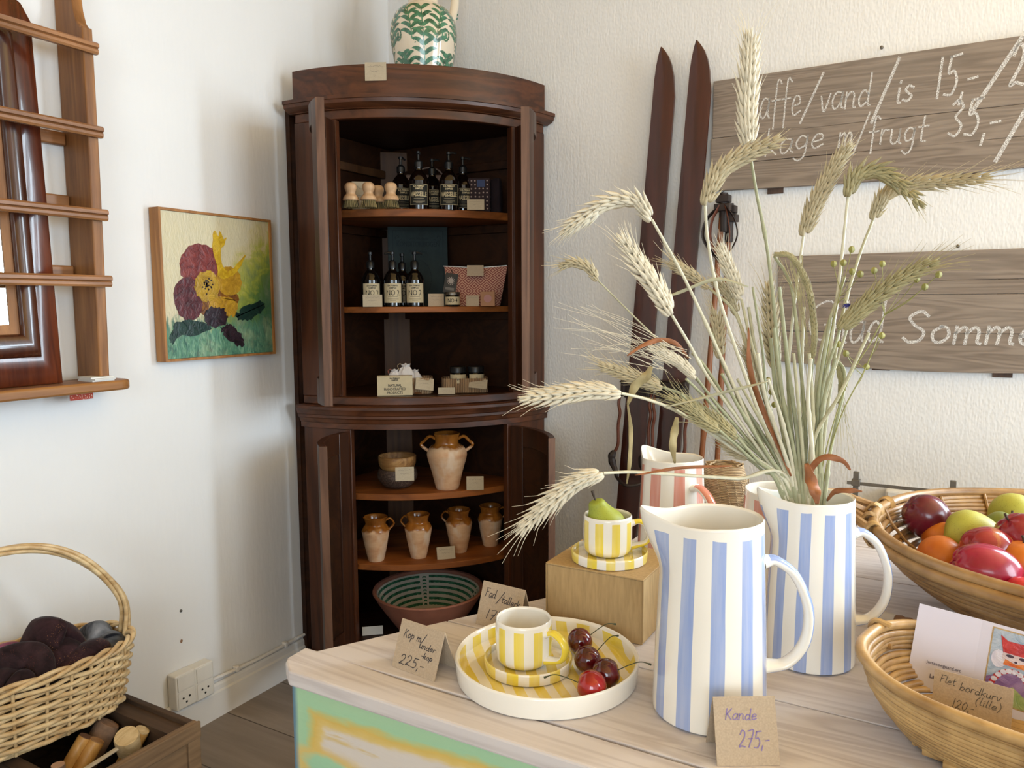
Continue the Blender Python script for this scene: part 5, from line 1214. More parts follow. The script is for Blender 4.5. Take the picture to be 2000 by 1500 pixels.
def leafmesh(parent, pts, w, mat, name='leaf'):
    P = bez(pts, 20); k = len(P); L = []; R = []
    for i, p in enumerate(P):
        t = (P[min(i+1, k-1)]-P[max(i-1, 0)]).normalized(); vw = (CAM-p).normalized(); a = 1.1*sin(i*.5)
        s = t.cross(vw).normalized(); s = s*cos(a*.6)+t.cross(s)*sin(a*.6); ww = w*sin(pi*(.06+.90*i/(k-1)))**.7/2
        L.append(p+s*ww); R.append(p-s*ww)
    C = [p+(CAM-p).normalized()*(-w*.12) for p in P]
    MB().add(L+C+R, [(i, i+1, k+i+1, k+i) for i in range(k-1)]+[(k+i, k+i+1, 2*k+i+1, 2*k+i) for i in range(k-1)]).build(name, mat, parent, True, solid=.0004)
def stem_path(pxs, r1, mouth=None):
    """pixel way-points from the jug mouth outwards; r1 = distance of the far end"""
    pts = []; n = len(pxs); r0 = 1.10
    for i, (x, y) in enumerate(pxs): pts.append(deep(x, y, lerp(r0, r1, (i/(n-1))**1.0 if n > 1 else 1)))
    m = pts[0]; out = m-PC; base = V((PC.x-out.x*.45, PC.y-out.y*.45, TZ+.018+rw.uniform(0, .02)))
    h = hypot(base.x-PC.x, base.y-PC.y)
    if h > .035: base.x = PC.x+(base.x-PC.x)*.035/h; base.y = PC.y+(base.y-PC.y)*.035/h
    return [base]+pts
def stalk(label, pxs, r1, ear=None, wd=.026, mat=None, emat=None, awn=.024, rs=.0025, leaves=(), cat='wheat', name='wheat_stalk', group='dried wheat stalks in the blue pitcher', spread=.42, er=None):
    pts = stem_path(pxs, r1); t = thing(name, label, cat, pts[0], 0, group)
    P = bez(pts, 40); k = len(P); rs_ = [rs*(1.15-.4*i/k) for i in range(k)]
    for j in (k//3, 2*k//3): rs_[j] *= 1.35
    MB().tube(P, rs_, 7).build('stem', mat or M_straw, t, True, ang=70)
    if ear:
        n = len(ear); E = [deep(x, y, lerp(r1, er if er else r1, i/max(1, n-1))) for i, (x, y) in enumerate(ear)]; E[0] = P[-1]
        make_ear(t, E, wd, emat or M_ear, awn, spread=spread)
    for lp, lr, lw, lm in leaves: leafmesh(t, [deep(x, y, lr) for x, y in lp], lw, lm)
    return t
S = stalk
S('tallest upright wheat ear reaching above the price board', [(1556, 968), (1536, 850), (1503, 520), (1478, 380), (1463, 288)], 1.10, [(1463, 288), (1460, 220), (1463, 140), (1466, 74)], .031, M_straw2, M_ear2, .03)
S('wheat ear bending right in front of the price board lower edge', [(1546, 966), (1480, 800), (1410, 600), (1384, 480), (1377, 402)], 1.06, [(1377, 402), (1400, 345), (1450, 305), (1520, 275)], .027, M_straw3, M_ear, .010, leaves=[([(1462, 560), (1400, 545), (1330, 570), (1300, 580)], 1.07, .005, M_straw)])
S('wheat ear arching left across the skis, topmost on the left side', [(1538, 968), (1490, 880), (1405, 690), (1340, 550), (1274, 430)], 1.05, [(1274, 430), (1245, 395), (1190, 395), (1140, 425), (1102, 450)], .027, M_straw3, M_ear2, .016)
S('large wheat ear slanting up left in front of the first ski', [(1532, 966), (1470, 860), (1385, 740), (1345, 670), (1312, 615)], 1.00, [(1312, 615), (1285, 570), (1250, 520), (1216, 468)], .030, M_straw3, M_ear2, .022)
S('small curled wheat ear on a thin stem, between cabinet and skis', [(1528, 964), (1430, 820), (1300, 680), (1230, 610), (1168, 548)], 1.08, [(1168, 548), (1150, 525), (1122, 514), (1096, 520)], .018, M_straw, M_ear, .014, .0014)
S('pale wheat ear lying horizontally over the cabinet waist moulding', [(1545, 958), (1430, 875), (1330, 808), (1270, 782), (1213, 768)], .96, [(1213, 768), (1160, 765), (1095, 772), (1028, 778)], .029, M_straw3, M_ear2, .020, leaves=[([(1500, 745), (1420, 765), (1300, 795)], .99, .004, M_straw)])
S('lowest pale wheat ear drooping left above the cup with the pear', [(1546, 944), (1440, 935), (1330, 928), (1240, 922), (1178, 924)], .94, [(1178, 924), (1130, 940), (1070, 985), (1018, 1034)], .027, M_straw3, M_ear2, .022, leaves=[([(1430, 910), (1330, 914), (1240, 928)], .96, .0045, M_leafb)])
S('upright wheat ear pointing at the word frugt on the price board', [(1566, 964), (1545, 850), (1540, 720), (1552, 590), (1569, 462)], 1.14, [(1569, 462), (1590, 405), (1620, 345), (1655, 288)], .026, M_straw3, M_ear, .016)
S('wheat ear hooked over to the right below the price board', [(1590, 962), (1600, 850), (1625, 660), (1643, 510), (1656, 385)], 1.13, [(1656, 385), (1668, 350), (1705, 335), (1745, 350), (1798, 396)], .027, M_straw3, M_earg, .014)
S('long thin wheat ear pointing far right below the price board', [(1600, 964), (1610, 850), (1640, 640), (1675, 510), (1705, 430)], 1.18, [(1705, 430), (1728, 385), (1775, 362), (1850, 354), (1926, 348)], .023, M_straw, M_ear, .03)
S('bristly wheat ear slanting right in front of the greeting board', [(1604, 966), (1600, 880), (1606, 760), (1640, 645)], 1.10, [(1640, 645), (1680, 605), (1750, 550), (1822, 512)], .026, M_straw2, M_earg, .028)
S('wheat ear standing upright before the left end of the greeting board', [(1560, 966), (1535, 860), (1515, 720)], 1.14, [(1515, 720), (1508, 670), (1504, 615), (1500, 560)], .026, M_straw, M_ear, .026)
S('slim wheat ear pointing up left beside the strap of the ski pole', [(1548, 964), (1510, 820), (1470, 680), (1448, 585)], 1.12, [(1448, 585), (1435, 550), (1420, 515), (1406, 482)], .022, M_straw, M_ear2, .016)
S('short wheat ear lying left across the second ski', [(1540, 962), (1480, 760), (1440, 620), (1385, 562)], 1.13, [(1385, 562), (1355, 540), (1330, 525), (1312, 512)], .018, M_straw, M_ear, .018)
S('wheat ear leaning right of the leather strap, behind pale stems', [(1545, 962), (1500, 800), (1460, 680), (1442, 616)], 1.14, [(1442, 616), (1430, 585), (1415, 565), (1398, 548)], .020, M_straw, M_ear, .012)
S('upright wheat ear in front of the ski poles', [(1548, 962), (1480, 840), (1420, 730), (1408, 700)], 1.13, [(1408, 700), (1404, 670), (1402, 640), (1398, 612)], .022, M_straw2, M_ear, .022)
S('long-awned barley ear reaching left with thin whiskers', [(1534, 962), (1460, 860), (1400, 790), (1360, 738)], 1.03, [(1360, 738), (1335, 715), (1305, 695), (1272, 680)], .020, M_straw2, M_ear2, .0, spread=.28)
S('dull wheat ear behind the folded tan leaf, above the pale horizontal ear', [(1532, 960), (1440, 850), (1350, 780), (1294, 756)], 1.02, [(1294, 756), (1260, 745), (1220, 730), (1176, 716)], .021, M_straw2, M_ear, .022, leaves=[([(1272, 716), (1262, 735), (1240, 755), (1226, 790)], 1.0, .013, M_leaft), ([(1226, 790), (1232, 840), (1230, 900), (1224, 945)], .985, .006, M_leaft)])
S('wheat ear drooping low above the twine spool', [(1530, 962), (1480, 900), (1440, 855)], 1.04, [(1440, 855), (1415, 835), (1388, 815), (1352, 790)], .020, M_straw2, M_earg, .022)
S('small wheat ear beside the twine spool, lowest on its inner side', [(1526, 962), (1490, 920), (1460, 895)], 1.10, [(1460, 895), (1440, 885), (1420, 868), (1400, 845)], .018, M_straw2, M_ear, .02)
# barley whiskers
def whiskers(t, o, tips, r0, r1, mat, w=.0005):
    mb = MB()
    for (x0, y0), (x1, y1), bend in tips:
        a, c = deep(x0, y0, r0), deep(x1, y1, r1); m = lerp(a, c, .5)+UPV*bend; mb.tube(bez([a, m, c], 10), [w, w, w*.9, w*.8, w*.7, w*.6, w*.5, w*.45, w*.4, w*.35, w*.3][:11], 3, cap=False)
    mb.build('awns', mat, t, True, smooth=False)
bar = [o for o in COL.objects if o.get('label', '').startswith('long-awned barley')][0]
whiskers(bar, 0, [((rw.uniform(1280, 1350), rw.uniform(682, 730)), (rw.uniform(1080, 1200), lerp(590, 690, rw.random())), rw.uniform(-.004, .012)) for _ in range(26)], 1.03, 1.0, M_ear2)
b2 = S('drooping barley ear with long green whiskers before the greeting board', [(1562, 964), (1560, 860), (1580, 770), (1588, 700)], 1.12, [(1588, 700), (1590, 640), (1578, 560), (1548, 505), (1516, 496)], .012, M_straw2, M_earg, 0, spread=.2)
whiskers(b2, 0, [((rw.uniform(1520, 1570), rw.uniform(495, 540)), (rw.uniform(1560, 1600), rw.uniform(680, 800)), .02) for _ in range(22)], 1.12, 1.115, M_earg)
b3 = S('barley ear hanging at the right edge with whiskers over the wall', [(1612, 964), (1622, 880), (1650, 740), (1632, 700)], 1.13, [(1632, 700), (1640, 720), (1645, 750), (1640, 790)], .014, M_straw2, M_earg, 0, spread=.25)
whiskers(b3, 0, [((rw.uniform(1635, 1650), rw.uniform(720, 790)), (rw.uniform(1622, 1685), rw.uniform(840, 950)), .0) for _ in range(16)], 1.13, 1.13, M_earg, .0004)
# bare stems
LB = 'bare cut straw stem standing among the wheat in the blue pitcher'
for pxs, r1, m, rs in [([(1570, 960), (1575, 860), (1562, 700), (1545, 560), (1512, 500)], 1.13, M_straw2, .0026), ([(1586, 960), (1592, 800), (1604, 680), (1650, 540)], 1.12, M_straw, .0026), ([(1594, 962), (1590, 860), (1640, 770), (1697, 650)], 1.08, M_straw, .0027),
                       ([(1540, 960), (1500, 800), (1490, 690), (1470, 560)], 1.12, M_straw2, .0022), ([(1536, 960), (1450, 830), (1380, 720), (1352, 690)], 1.05, M_straw2, .0024), ([(1526, 958), (1420, 850), (1330, 770)], 1.02, M_straw2, .0022),
                       ([(1552, 960), (1518, 780), (1505, 660)], 1.10, M_straw2, .0034), ([(1560, 958), (1540, 760), (1530, 620)], 1.13, M_straw2, .0024), ([(1580, 958), (1588, 820), (1580, 690)], 1.08, M_straw, .0030), ([(1600, 958), (1606, 800), (1632, 700)], 1.09, M_straw2, .0028),
                       ([(1530, 962), (1462, 880), (1400, 800)], 1.06, M_straw3, .0024), ([(1548, 960), (1500, 850), (1440, 740)], 1.08, M_straw, .0024), ([(1574, 960), (1560, 800), (1550, 690)], 1.07, M_straw, .0026), ([(1540, 958), (1478, 830), (1420, 760)], 1.10, M_straw2, .0026), ([(1556, 955), (1530, 830), (1500, 740)], 1.05, M_straw3, .0026), ([(1590, 955), (1600, 880), (1612, 780)], 1.12, M_straw3, .0024),
                       ([(1535, 962), (1490, 870), (1425, 740), (1390, 650)], 1.09, M_straw2, .0026), ([(1545, 962), (1512, 850), (1478, 700), (1462, 600)], 1.13, M_straw, .0028), ([(1566, 960), (1556, 840), (1540, 720), (1522, 560)], 1.09, M_straw2, .0032), ([(1578, 960), (1572, 860), (1566, 740), (1570, 600)], 1.14, M_straw3, .0026),
                       ([(1588, 962), (1598, 860), (1600, 760), (1622, 620)], 1.10, M_straw2, .0032), ([(1528, 962), (1470, 890), (1390, 790), (1340, 740)], 1.01, M_straw2, .0024), ([(1534, 962), (1450, 880), (1370, 830), (1320, 800)], 1.00, M_straw, .0022), ([(1596, 962), (1604, 900), (1608, 800), (1655, 640)], 1.11, M_straw, .0024),
                       ([(1552, 962), (1530, 880), (1496, 780), (1480, 690)], 1.06, M_straw3, .0030), ([(1562, 962), (1550, 880), (1526, 760), (1512, 640)], 1.08, M_straw2, .0030), ([(1540, 962), (1500, 890), (1440, 790), (1410, 730)], 1.04, M_straw2, .0028), ([(1584, 962), (1586, 880), (1578, 780), (1584, 700)], 1.05, M_straw3, .0030)]:
    S(LB, pxs, r1, None, mat=m, rs=rs, cat='straw', name='straw_stem', group='bare straw stems in the blue pitcher')
S('wheat ear lying low left, between the bark-coloured spool and the pink pitcher', [(1528, 962), (1460, 890), (1405, 840)], 1.02, [(1405, 840), (1380, 825), (1350, 800), (1310, 775)], .020, M_straw2, M_earg, .03)
S('slim wheat ear hidden deep in the bunch, left of the upright one', [(1545, 962), (1510, 860), (1488, 800)], 1.12, [(1488, 800), (1480, 760), (1470, 720), (1455, 680)], .020, M_straw2, M_ear, .026)
# brown dried leaves at the mouth
def dleaf(label, pts, r, w, m):
    P = [deep(x, y, q) for (x, y), q in zip(pts, r)]; t = thing('dried_leaf', label, 'leaf', P[0], 0, 'dried brown leaves at the pitcher mouth'); leafmesh(t, P, w, m, 'leaf_blade')
dleaf('rust brown leaf curling right over the rim of the wheat pitcher', [(1584, 955), (1586, 915), (1610, 893), (1645, 900), (1661, 918)], [1.07, 1.07, 1.06, 1.06, 1.06], .009, M_leafb)
dleaf('crumpled brown leaf hanging over the front rim of the wheat pitcher', [(1575, 905), (1583, 935), (1592, 960), (1596, 985)], [1.06, 1.05, 1.04, 1.037], .016, M_leafb)
dleaf('brown leaf tip resting on the right rim of the wheat pitcher', [(1615, 978), (1632, 960), (1660, 958), (1684, 960)], [1.1, 1.09, 1.08, 1.08], .008, M_leafb)
dleaf('long brown leaf standing among stems above the twine spool', [(1545, 930), (1490, 800), (1465, 720), (1462, 640)], [1.09, 1.1, 1.1, 1.1], .008, M_leafb)
dleaf('orange brown leaf arching above the barley ear on the left', [(1345, 700), (1322, 672), (1290, 664), (1255, 675), (1225, 695)], [1.04, 1.03, 1.02, 1.01, 1.0], .007, M_leafb)
dleaf('folded tan leaf hanging from a stem before the pink pitcher', [(1322, 815), (1318, 840), (1314, 870), (1318, 905)], [1.0, 1.0, .995, .99], .011, M_leaft)
# flax with seed capsules and two cornflowers
M_flax = straw('flax_stem', '#8d8a54', .15); M_cap = straw('flax_capsule', '#8f8a4a', .2)
def flax(label, pxs, r1, caps, blue=()):
    pts = stem_path(pxs, r1); t = thing('flax_stem', label, 'dried flower', pts[0], 0, 'dried flax stems in the blue pitcher'); P = bez(pts, 30)
    MB().tube(P, .0009, 5).build('stem', M_flax, t, True)
    top = P[-1]
    for x, y in caps:
        c = deep(x, y, r1+rw.uniform(-.02, .02)); j = min(P[len(P)//2:], key=lambda q: (q-c).length+max(0, q.z-c.z+.03)*3)
        mb = MB(); mb.tube(bez([j, lerp(j, c, .55)-V((0, 0, .004)), c], 10), .0005, 4); o = mb.build('twig', M_flax, t, True)
        mb = MB(); mb.blob(c, .0040, .0040, .0044, 8, 10, fn=lambda d: 1+.08*cos(5*atan2(d.y, d.x))-.1*max(0, d.z)); d = (c-j).normalized()
        for q in range(4): kernel(mb, c-d*.004, d+V((cos(q*1.6), sin(q*1.6), .2))*.7, .006, .0008, 4)
        mb.build('seed_capsule', M_cap, o, True)
    for x, y in blue:
        c = deep(x, y, r1); j = min(P[len(P)//2:], key=lambda q: (q-c).length)
        o = MB().tube(bez([j, lerp(j, c, .6)+V((0, 0, .008)), c], 10), .0006, 4).build('twig', M_flax, t, True)
        mb = MB()
        for q in range(16): kernel(mb, c+V((0, 0, .002)), V((cos(q*2.4), sin(q*2.4), rw.uniform(-1.5, -.2))), .0085, .0011, 4)
        mb.build('blue_floret', plain('cornflower', '#2f2f7a', .8, var=.2), o, True)
flax('flax stem with the highest seed capsules and a hanging blue floret', [(1588, 960), (1600, 800), (1625, 640), (1650, 540)], 1.11, [(1663, 487), (1647, 513), (1628, 515), (1680, 535), (1664, 530)], [(1655, 596)])
flax('flax stem with seed capsules spreading right before the greeting board', [(1598, 960), (1650, 760), (1700, 670), (1728, 615)], 1.12, [(1723, 515), (1707, 528), (1765, 552), (1806, 560), (1833, 536), (1790, 545)], [(1716, 588)])
flax('thin flax stem with drooping twigs at the right of the bunch', [(1606, 960), (1640, 820), (1690, 720), (1716, 655)], 1.13, [(1722, 655), (1638, 672), (1692, 716), (1652, 690)])
flax('bushy flax stem with tiny capsules low in the bunch', [(1540, 958), (1500, 870), (1495, 780)], 1.15, [(1482, 735), (1500, 742), (1490, 760), (1478, 770), (1506, 765), (1484, 790), (1512, 790), (1495, 800)])
# ------------------------------------------------------------------ fruit basket
def cane(name, a, b, vs=40):
    n = NT(name); f = n.noise(n.obj((9, 9, 60)), 1.0, 4); g = n.noise(n.obj(), vs, 3)
    n.base(n.ramp(n.math('ADD', n.math('MULTIPLY', f, .6), n.math('MULTIPLY', g, .4)), [(.34, srgb(a)), (.62, srgb(b))])).set(Roughness=.4); n.bump(f, .3, .001); return n.mat
M_cane = cane('rattan', '#7d5a34', '#b08a58'); M_cane2 = cane('pale_rattan', '#8d6a3f', '#c6a26b'); M_wick = cane('peeled_willow', '#ae8a5a', '#e2c99c')
def sring(mb, c, a, b, z, r, rot=0, ex=2.0, n=72, wob=.0015, seed=0, dz=None):
    pts = []
    for i in range(n+1):
        q = 2*pi*i/n; cx, sy = cos(q), sin(q); x = a*abs(cx)**(2/ex)*(1 if cx >= 0 else -1); y = b*abs(sy)**(2/ex)*(1 if sy >= 0 else -1)
        w = wob*noise.noise(V((cx*2+seed, sy*2, seed*.7)))
        X, Y = x*(1+w*8), y*(1+w*8); zz = z+w+(dz(cx, sy) if dz else 0)
        pts.append(V((c.x+X*cos(rot)-Y*sin(rot), c.y+X*sin(rot)+Y*cos(rot), zz)))
    pts[-1] = pts[0].copy(); mb.tube(pts, r, 7, cap=False)
FB = V((2.13, -1.03, TZ)); 
t = thing('fruit_basket', 'large shallow round rattan basket filled with fruit', 'basket', FB)
PR = [(.165, .012), (.20, .030), (.245, .056), (.285, .085), (.308, .112), (.318, .132)]
mb = MB(); m = 17
for i in range(m):
    s = i/(m-1)*(len(PR)-1); j = min(int(s), len(PR)-2); r, z = lerp(PR[j][0], PR[j+1][0], s-j), lerp(PR[j][1], PR[j+1][1], s-j)
    sring(mb, FB, r, r*.97, TZ+z, .0056, 0, 2.0, 80, .003, i*3.1)
mb.build('coiled_wall', M_cane, t, True, ang=80)
mb = MB(); sring(mb, FB, .322, .312, TZ+.140, .0085, 0, 2, 80, .002, 91); sring(mb, FB, .330, .320, TZ+.128, .0085, 0, 2, 80, .002, 77); mb.build('rim', M_cane, t, True, ang=80)
mb = MB(); mb.lathe([(.0001, .0006), (.17, .0006), (.172, .008), (.17, .0125), (.0001, .0125)], 48, c=FB); mb.build('basket_floor', M_cane, t, True)
mb = MB()
for q in range(22):
    a = 2*pi*q/22+.1; pts = [FB+V((r*.985*cos(a), r*.955*sin(a), z+.007)) for r, z in PR]; mb.tube(pts, .0028, 6)
mb.build('inner_ribs', M_cane, t, True)
for hs in (pi*.985,):
    for k, (d0, d1, lift, out) in enumerate(((-.30, .12, .03, .075), (-.12, .30, .045, .07))):
        a0, a1 = hs+d0, hs+d1; P0 = FB+V((.325*cos(a0), .315*sin(a0), .125)); P1 = FB+V((.325*cos(a1), .315*sin(a1), .135)); am = (a0+a1)/2
        M1 = FB+V(((.325+out)*cos(am-.06), (.325+out)*sin(am-.06), .125+lift)); M2 = FB+V(((.325+out)*cos(am+.06), (.325+out)*sin(am+.06), .13+lift))
        mb = MB(); mb.tube(bez([P0, lerp(P0, M1, .6), M1, M2, lerp(P1, M2, .6), P1], 26), .0070, 8); mb.build('handle_loop', M_cane, t, True)
for a in (pi*.985-.29, pi*.985-.11, pi*.985+.11, pi*.985+.29):
    mb = MB()
    for k in range(4): c = FB+V((.326*cos(a+.014*k), .316*sin(a+.014*k), .132)); mb.tube([c+V((.013*cos(q)*cos(a), .013*cos(q)*sin(a), .019*sin(q))) for q in [2*pi*i/12 for i in range(13)]], .0022, 5, cap=False)
    mb.build('cane_binding', M_cane2, t, True)
def skin(name, a, b, rough=.25, sc=14, spots=None, coat=.2):
    n = NT(name); f = n.noise(n.obj(), sc, 4, .6); c = n.ramp(f, [(.32, srgb(a)), (.68, srgb(b))])
    if spots: c = n.mix(n.ramp(n.noise(n.obj((1, 1, 3)), sc*1.4, 4), [(.52, 0.0), (.68, .8)]), c, srgb(spots))
    n.base(c).set(Roughness=rough); n.b.inputs['Coat Weight'].default_value = coat; return n.mat
def fruit(name, label, cat, c, r, mat, axis=(0, 0, 1), elong=1.0, bell=0.0, stem=True, calyx=None, lobes=0):
    t = thing(name, label, cat, c, 0, 'fruit in the large basket'); t.rotation_euler = V(axis).to_track_quat('Z', 'Y').to_euler()
    def fn(d):
        k = 1-.10*max(0, d.z)**10-.06*max(0, -d.z)**10
        k *= 1-bell*d.z*.5
        if lobes: k *= 1+.03*cos(lobes*atan2(d.y, d.x))*abs(d.z)
        return k
    MB().blob((0, 0, 0), r, r, r*elong, 22, 30, fn=fn).build('fruit', mat, t)
    if stem: MB().tube(bez([(0, 0, r*elong*.86), (.001, 0, r*elong*1.05), (.003, .001, r*elong*1.22)], 6), .0018, 6).build('stem', M_stem, t)
    if calyx:
        mb = MB(); 
        for q in range(6): kernel(mb, V((0, 0, -r*elong*.93)), V((cos(q*1.05), sin(q*1.05), -.5)), r*.35, r*.07, 5)
        mb.build('calyx', calyx, t)
    return t
M_mar = skin('maroon_skin', '#4e0f20', '#6f1c30', .25); M_org = skin('orange_skin', '#b0560f', '#d8801f', .45, 12, None, .1); M_red = skin('apple_skin', '#7d1a22', '#a83236', .22, 12, '#b5803f'); M_pinkf = skin('pink_fruit_skin', '#86102f', '#a91f45', .22)
M_grn = plain('dry_calyx', '#8a8452', .8)
Rr, Ff = R0, F0
fruit('rose_apple', 'dark maroon fruit at the left of the basket, topmost there', 'fruit', deep(1806, 1006, 1.46), .037, M_mar, -Rr*.6+V((0, 0, .5)), 1.06, .18, False, None, 5)
fruit('orange', 'orange half hidden behind the front orange, below the maroon fruit', 'fruit', deep(1846, 1056, 1.44), .036, M_org, (0, .3, 1), .95, 0, False)
fruit('orange', 'bright orange with green stem at the front left of the basket', 'fruit', deep(1840, 1092, 1.36), .038, M_org, Rr*.8+V((0, 0, .55)), .95, 0, True)
pr_ = deep(1878, 1035, 1.42); pear('large yellow green pear lying in the middle of the basket', pr_-Rr*.028+V((0, 0, -.002)), 1.28, Rr*.9-Ff*.45-V((0, 0, .12)), M_pear2, 'fruit in the large basket', False)
pear('pale green pear at the back right of the basket', deep(1975, 1012, 1.52)-Rr*.02, 1.2, Rr*.9+Ff*.3, M_pear2, 'fruit in the large basket', False)
fruit('green_apple', 'small dull green fruit with dark stem between the pears', 'fruit', deep(1957, 1030, 1.45), .026, skin('green_skin', '#6d7a34', '#84893f', .5), Rr*.55+V((0, 0, .8)), 1.0, 0, True)
fruit('apple', 'red apple with dry calyx turned right, middle of the basket', 'fruit', deep(1932, 1078, 1.34), .038, M_red, -Rr*.92-Ff*.2+V((0, 0, .2)), 1.06, -.16, False, M_grn, 5)
fruit('apple', 'deep red apple at the right frame edge beside the pears', 'fruit', deep(1996, 1050, 1.38), .038, skin('deep_red_skin', '#7a1220', '#9b2432', .22), V((-.5, -.2, .7)), 1.0, 0, True, None, 5)
fruit('rose_apple', 'shiny pink bell-shaped fruit lying at the basket front', 'fruit', deep(1918, 1114, 1.275), .040, M_pinkf, -Rr*.93+Ff*.25+V((0, 0, .28)), 1.22, .22, False, None, 5)
fruit('orange', 'orange at the right frame edge behind the pink fruit', 'fruit', deep(1998, 1100, 1.33), .036, M_org, (0, 0, 1), .95, 0, True)
fruit('strawberry', 'bright red berry in the lower right corner of the fruit basket', 'fruit', deep(1996, 1158, 1.24), .022, skin('berry_skin', '#a81420', '#cc2a34', .3, 60), V((-.9, .2, .3)), 1.25, .3, False, M_grn)
for k, (x, y) in enumerate(((2.02, -1.0), (2.10, -.92), (2.08, -1.1), (2.2, -1.02), (2.22, -.9), (2.16, -1.17))):
    fruit('orange', ['orange underneath the other fruit on the basket bottom, left', 'orange underneath the pears on the basket bottom, back', 'orange underneath the pink fruit on the basket bottom, front', 'orange on the basket bottom, right of centre', 'orange on the basket bottom, far right back', 'orange on the basket bottom, front right'][k], 'fruit', V((x, y, TZ+.050)), .037, M_org, (.2*k, 1-.3*k, 1), .95, 0, False)

# ------------------------------------------------------------------ small oval basket with greeting card
SB = V((2.034, -1.464, TZ)); SR = radians(-14)
t = thing('bread_basket', 'small oval rattan basket with a greeting card and price card', 'basket', SB)
mb = MB(); m = 13; lift = lambda cx, sy: .010*abs(cx)**4
for i in range(m):
    s = i/(m-1); k = sin(s*pi/2); sring(mb, SB, lerp(.158, .197, k), lerp(.082, .118, k), TZ+.010+.066*s, .0041, SR, 2.5, 96, .002, 20+i*2.3, (lambda cx, sy, s=s: s*lift(cx, sy)))
mb.build('coiled_wall', M_cane2, t, True, ang=80)
mb = MB(); sring(mb, SB, .202, .122, TZ+.083, .0068, SR, 2.5, 96, .002, 50, lift); mb.build('rim', M_cane2, t, True, ang=80)
mb = MB()
for i in range(13): y = -.078+.013*i; hx = .150*(1-abs(y/.092)**2.5)**(1/2.5); a, b = V((-hx, y, .009)), V((hx, y, .009)); mb.tube([SB+Matrix.Rotation(SR, 3, 'Z') @ q for q in (a, b)], .0066, 6)
mb.build('slatted_floor', M_cane2, t, True)
for off in (.012, -.012):
    mb = MB(); pts = [(-.02, -.126, .083), (-.02, -.133, .060), (-.02, -.124, .034), (-.02, -.100, .008)] if 0 else [(.0+off, -.112, .090), (.0+off, -.129, .088), (.0+off, -.131, .074), (.0+off, -.122, .045), (.0+off, -.10, .012)]
    mb.tube([SB+Matrix.Rotation(SR, 3, 'Z') @ V(q) for q in bez(pts, 16)], .0052, 7, flat=.6); mb.build('cane_binding', M_cane2, t, True)
mb = MB(); mb.tube([SB+Matrix.Rotation(SR, 3, 'Z') @ V(q) for q in bez([(-.188, .03, .098), (-.206, .03, .100), (-.212, .03, .088), (-.204, .03, .072), (-.186, .03, .072)], 14)], .0035, 6); mb.build('cane_binding', M_cane2, t, True)

# greeting card, open, leaning on the back rim
bl, br = V((1.877, -1.362, TZ+.0175)), onz(1891.4, 1373.6, TZ+.0175)
M_gc = plain('card_white', '#d8d4e2', .5, .3); M_gcp = plain('card_print', '#5c5568', .6)
yaw = atan2(br.y-bl.y, br.x-bl.x); t = thing('greeting_card', 'open white greeting card with a painted red-hatted figure, in the small basket', 'card', br, euler=(0, .085, -.095))
LN = .20; W = .067; Hh = .100
ML = Matrix.Rotation(-LN, 4, 'X') @ Matrix.Rotation(.05, 4, 'Z'); MRt = Matrix.Rotation(-LN, 4, 'X') @ Matrix.Rotation(-.06, 4, 'Z')
back = MB().box(-W, 0, -.0004, .0004, 0, Hh, M=ML).build('back_panel', M_gc, t, smooth=False)
front = MB().box(0, W+.004, -.0004, .0004, 0, Hh, M=MRt).build('front_panel', M_gc, t, smooth=False)
FM = lambda x, z, M: M @ face_M(x, -.0006, z)
printed('card_text', 'jettesoegaard.art', .0056, M_gcp, back, FM(-.031, .034, ML), None, 0, .95); printed('card_text', 'Langeland', .0068, M_gcp, back, FM(-.031, .018, ML), None, .0001, .95)
pm = [paint('art_sky', '#8fa3b8', '#c3c9d2'), paint('art_red', '#a8242a', '#cf4038'), paint('art_orange', '#c9562a', '#e08a3c'), paint('art_white', '#cfc9d8', '#e4dfe6'), paint('art_purple', '#7c5a8a', '#a889ac'), paint('art_green', '#7f9a5a', '#b5b878'), plain('art_line', '#453544', .7), paint('art_border', '#a98a5c', '#c4a878'), paint('art_skin', '#c9b3b8', '#dccbcb')]
mb = MB(); fx = lambda x, z, d=.0008: MRt @ V((x*.79, -d, z*.86))
def poly(P, mi, d): mb.add([fx(*p, d) for p in P], [tuple(range(len(P)))], mi)
E_ = lambda cx, cz, rx, rz, n=14: [(cx+rx*cos(2*pi*i/n), cz+rz*sin(2*pi*i/n)) for i in range(n)]
poly([(.014, .012), (.082, .012), (.082, .112), (.014, .112)], 7, .0006); poly([(.016, .014), (.080, .014), (.080, .110), (.016, .110)], 0, .0008)
poly([(.016, .014), (.080, .014), (.080, .046), (.06, .056), (.036, .056), (.016, .044)], 4, .0010); poly([(.03, .014), (.068, .014), (.066, .03), (.05, .04), (.034, .03)], 5, .0012)
for k in range(22):
    a = pi*.05+pi*.9*k/21; x, z = .048-.026*cos(a), .026+.034*sin(a); poly(E_(x, z, .0042, .0034, 8), 3 if k % 2 else 1, .0013+.0001*(k % 2))
poly(E_(.028, .072, .010, .012), 3, .0014); poly(E_(.070, .072, .010, .012), 3, .0014); poly(E_(.049, .078, .018, .013), 8, .0016); poly([(.026, .104), (.032, .082), (.066, .082), (.074, .106), (.064, .099), (.036, .098)], 1, .0018)
poly([(.034, .066), (.064, .066), (.062, .074), (.049, .070), (.036, .074)], 2, .0018)
for q in (-1, 1): poly(E_(.049+q*.008, .079, .005, .002), 6, .0019)
poly(E_(.049, .073, .002, .0015), 6, .0019)
mb.build('picture', pm, front, smooth=False)
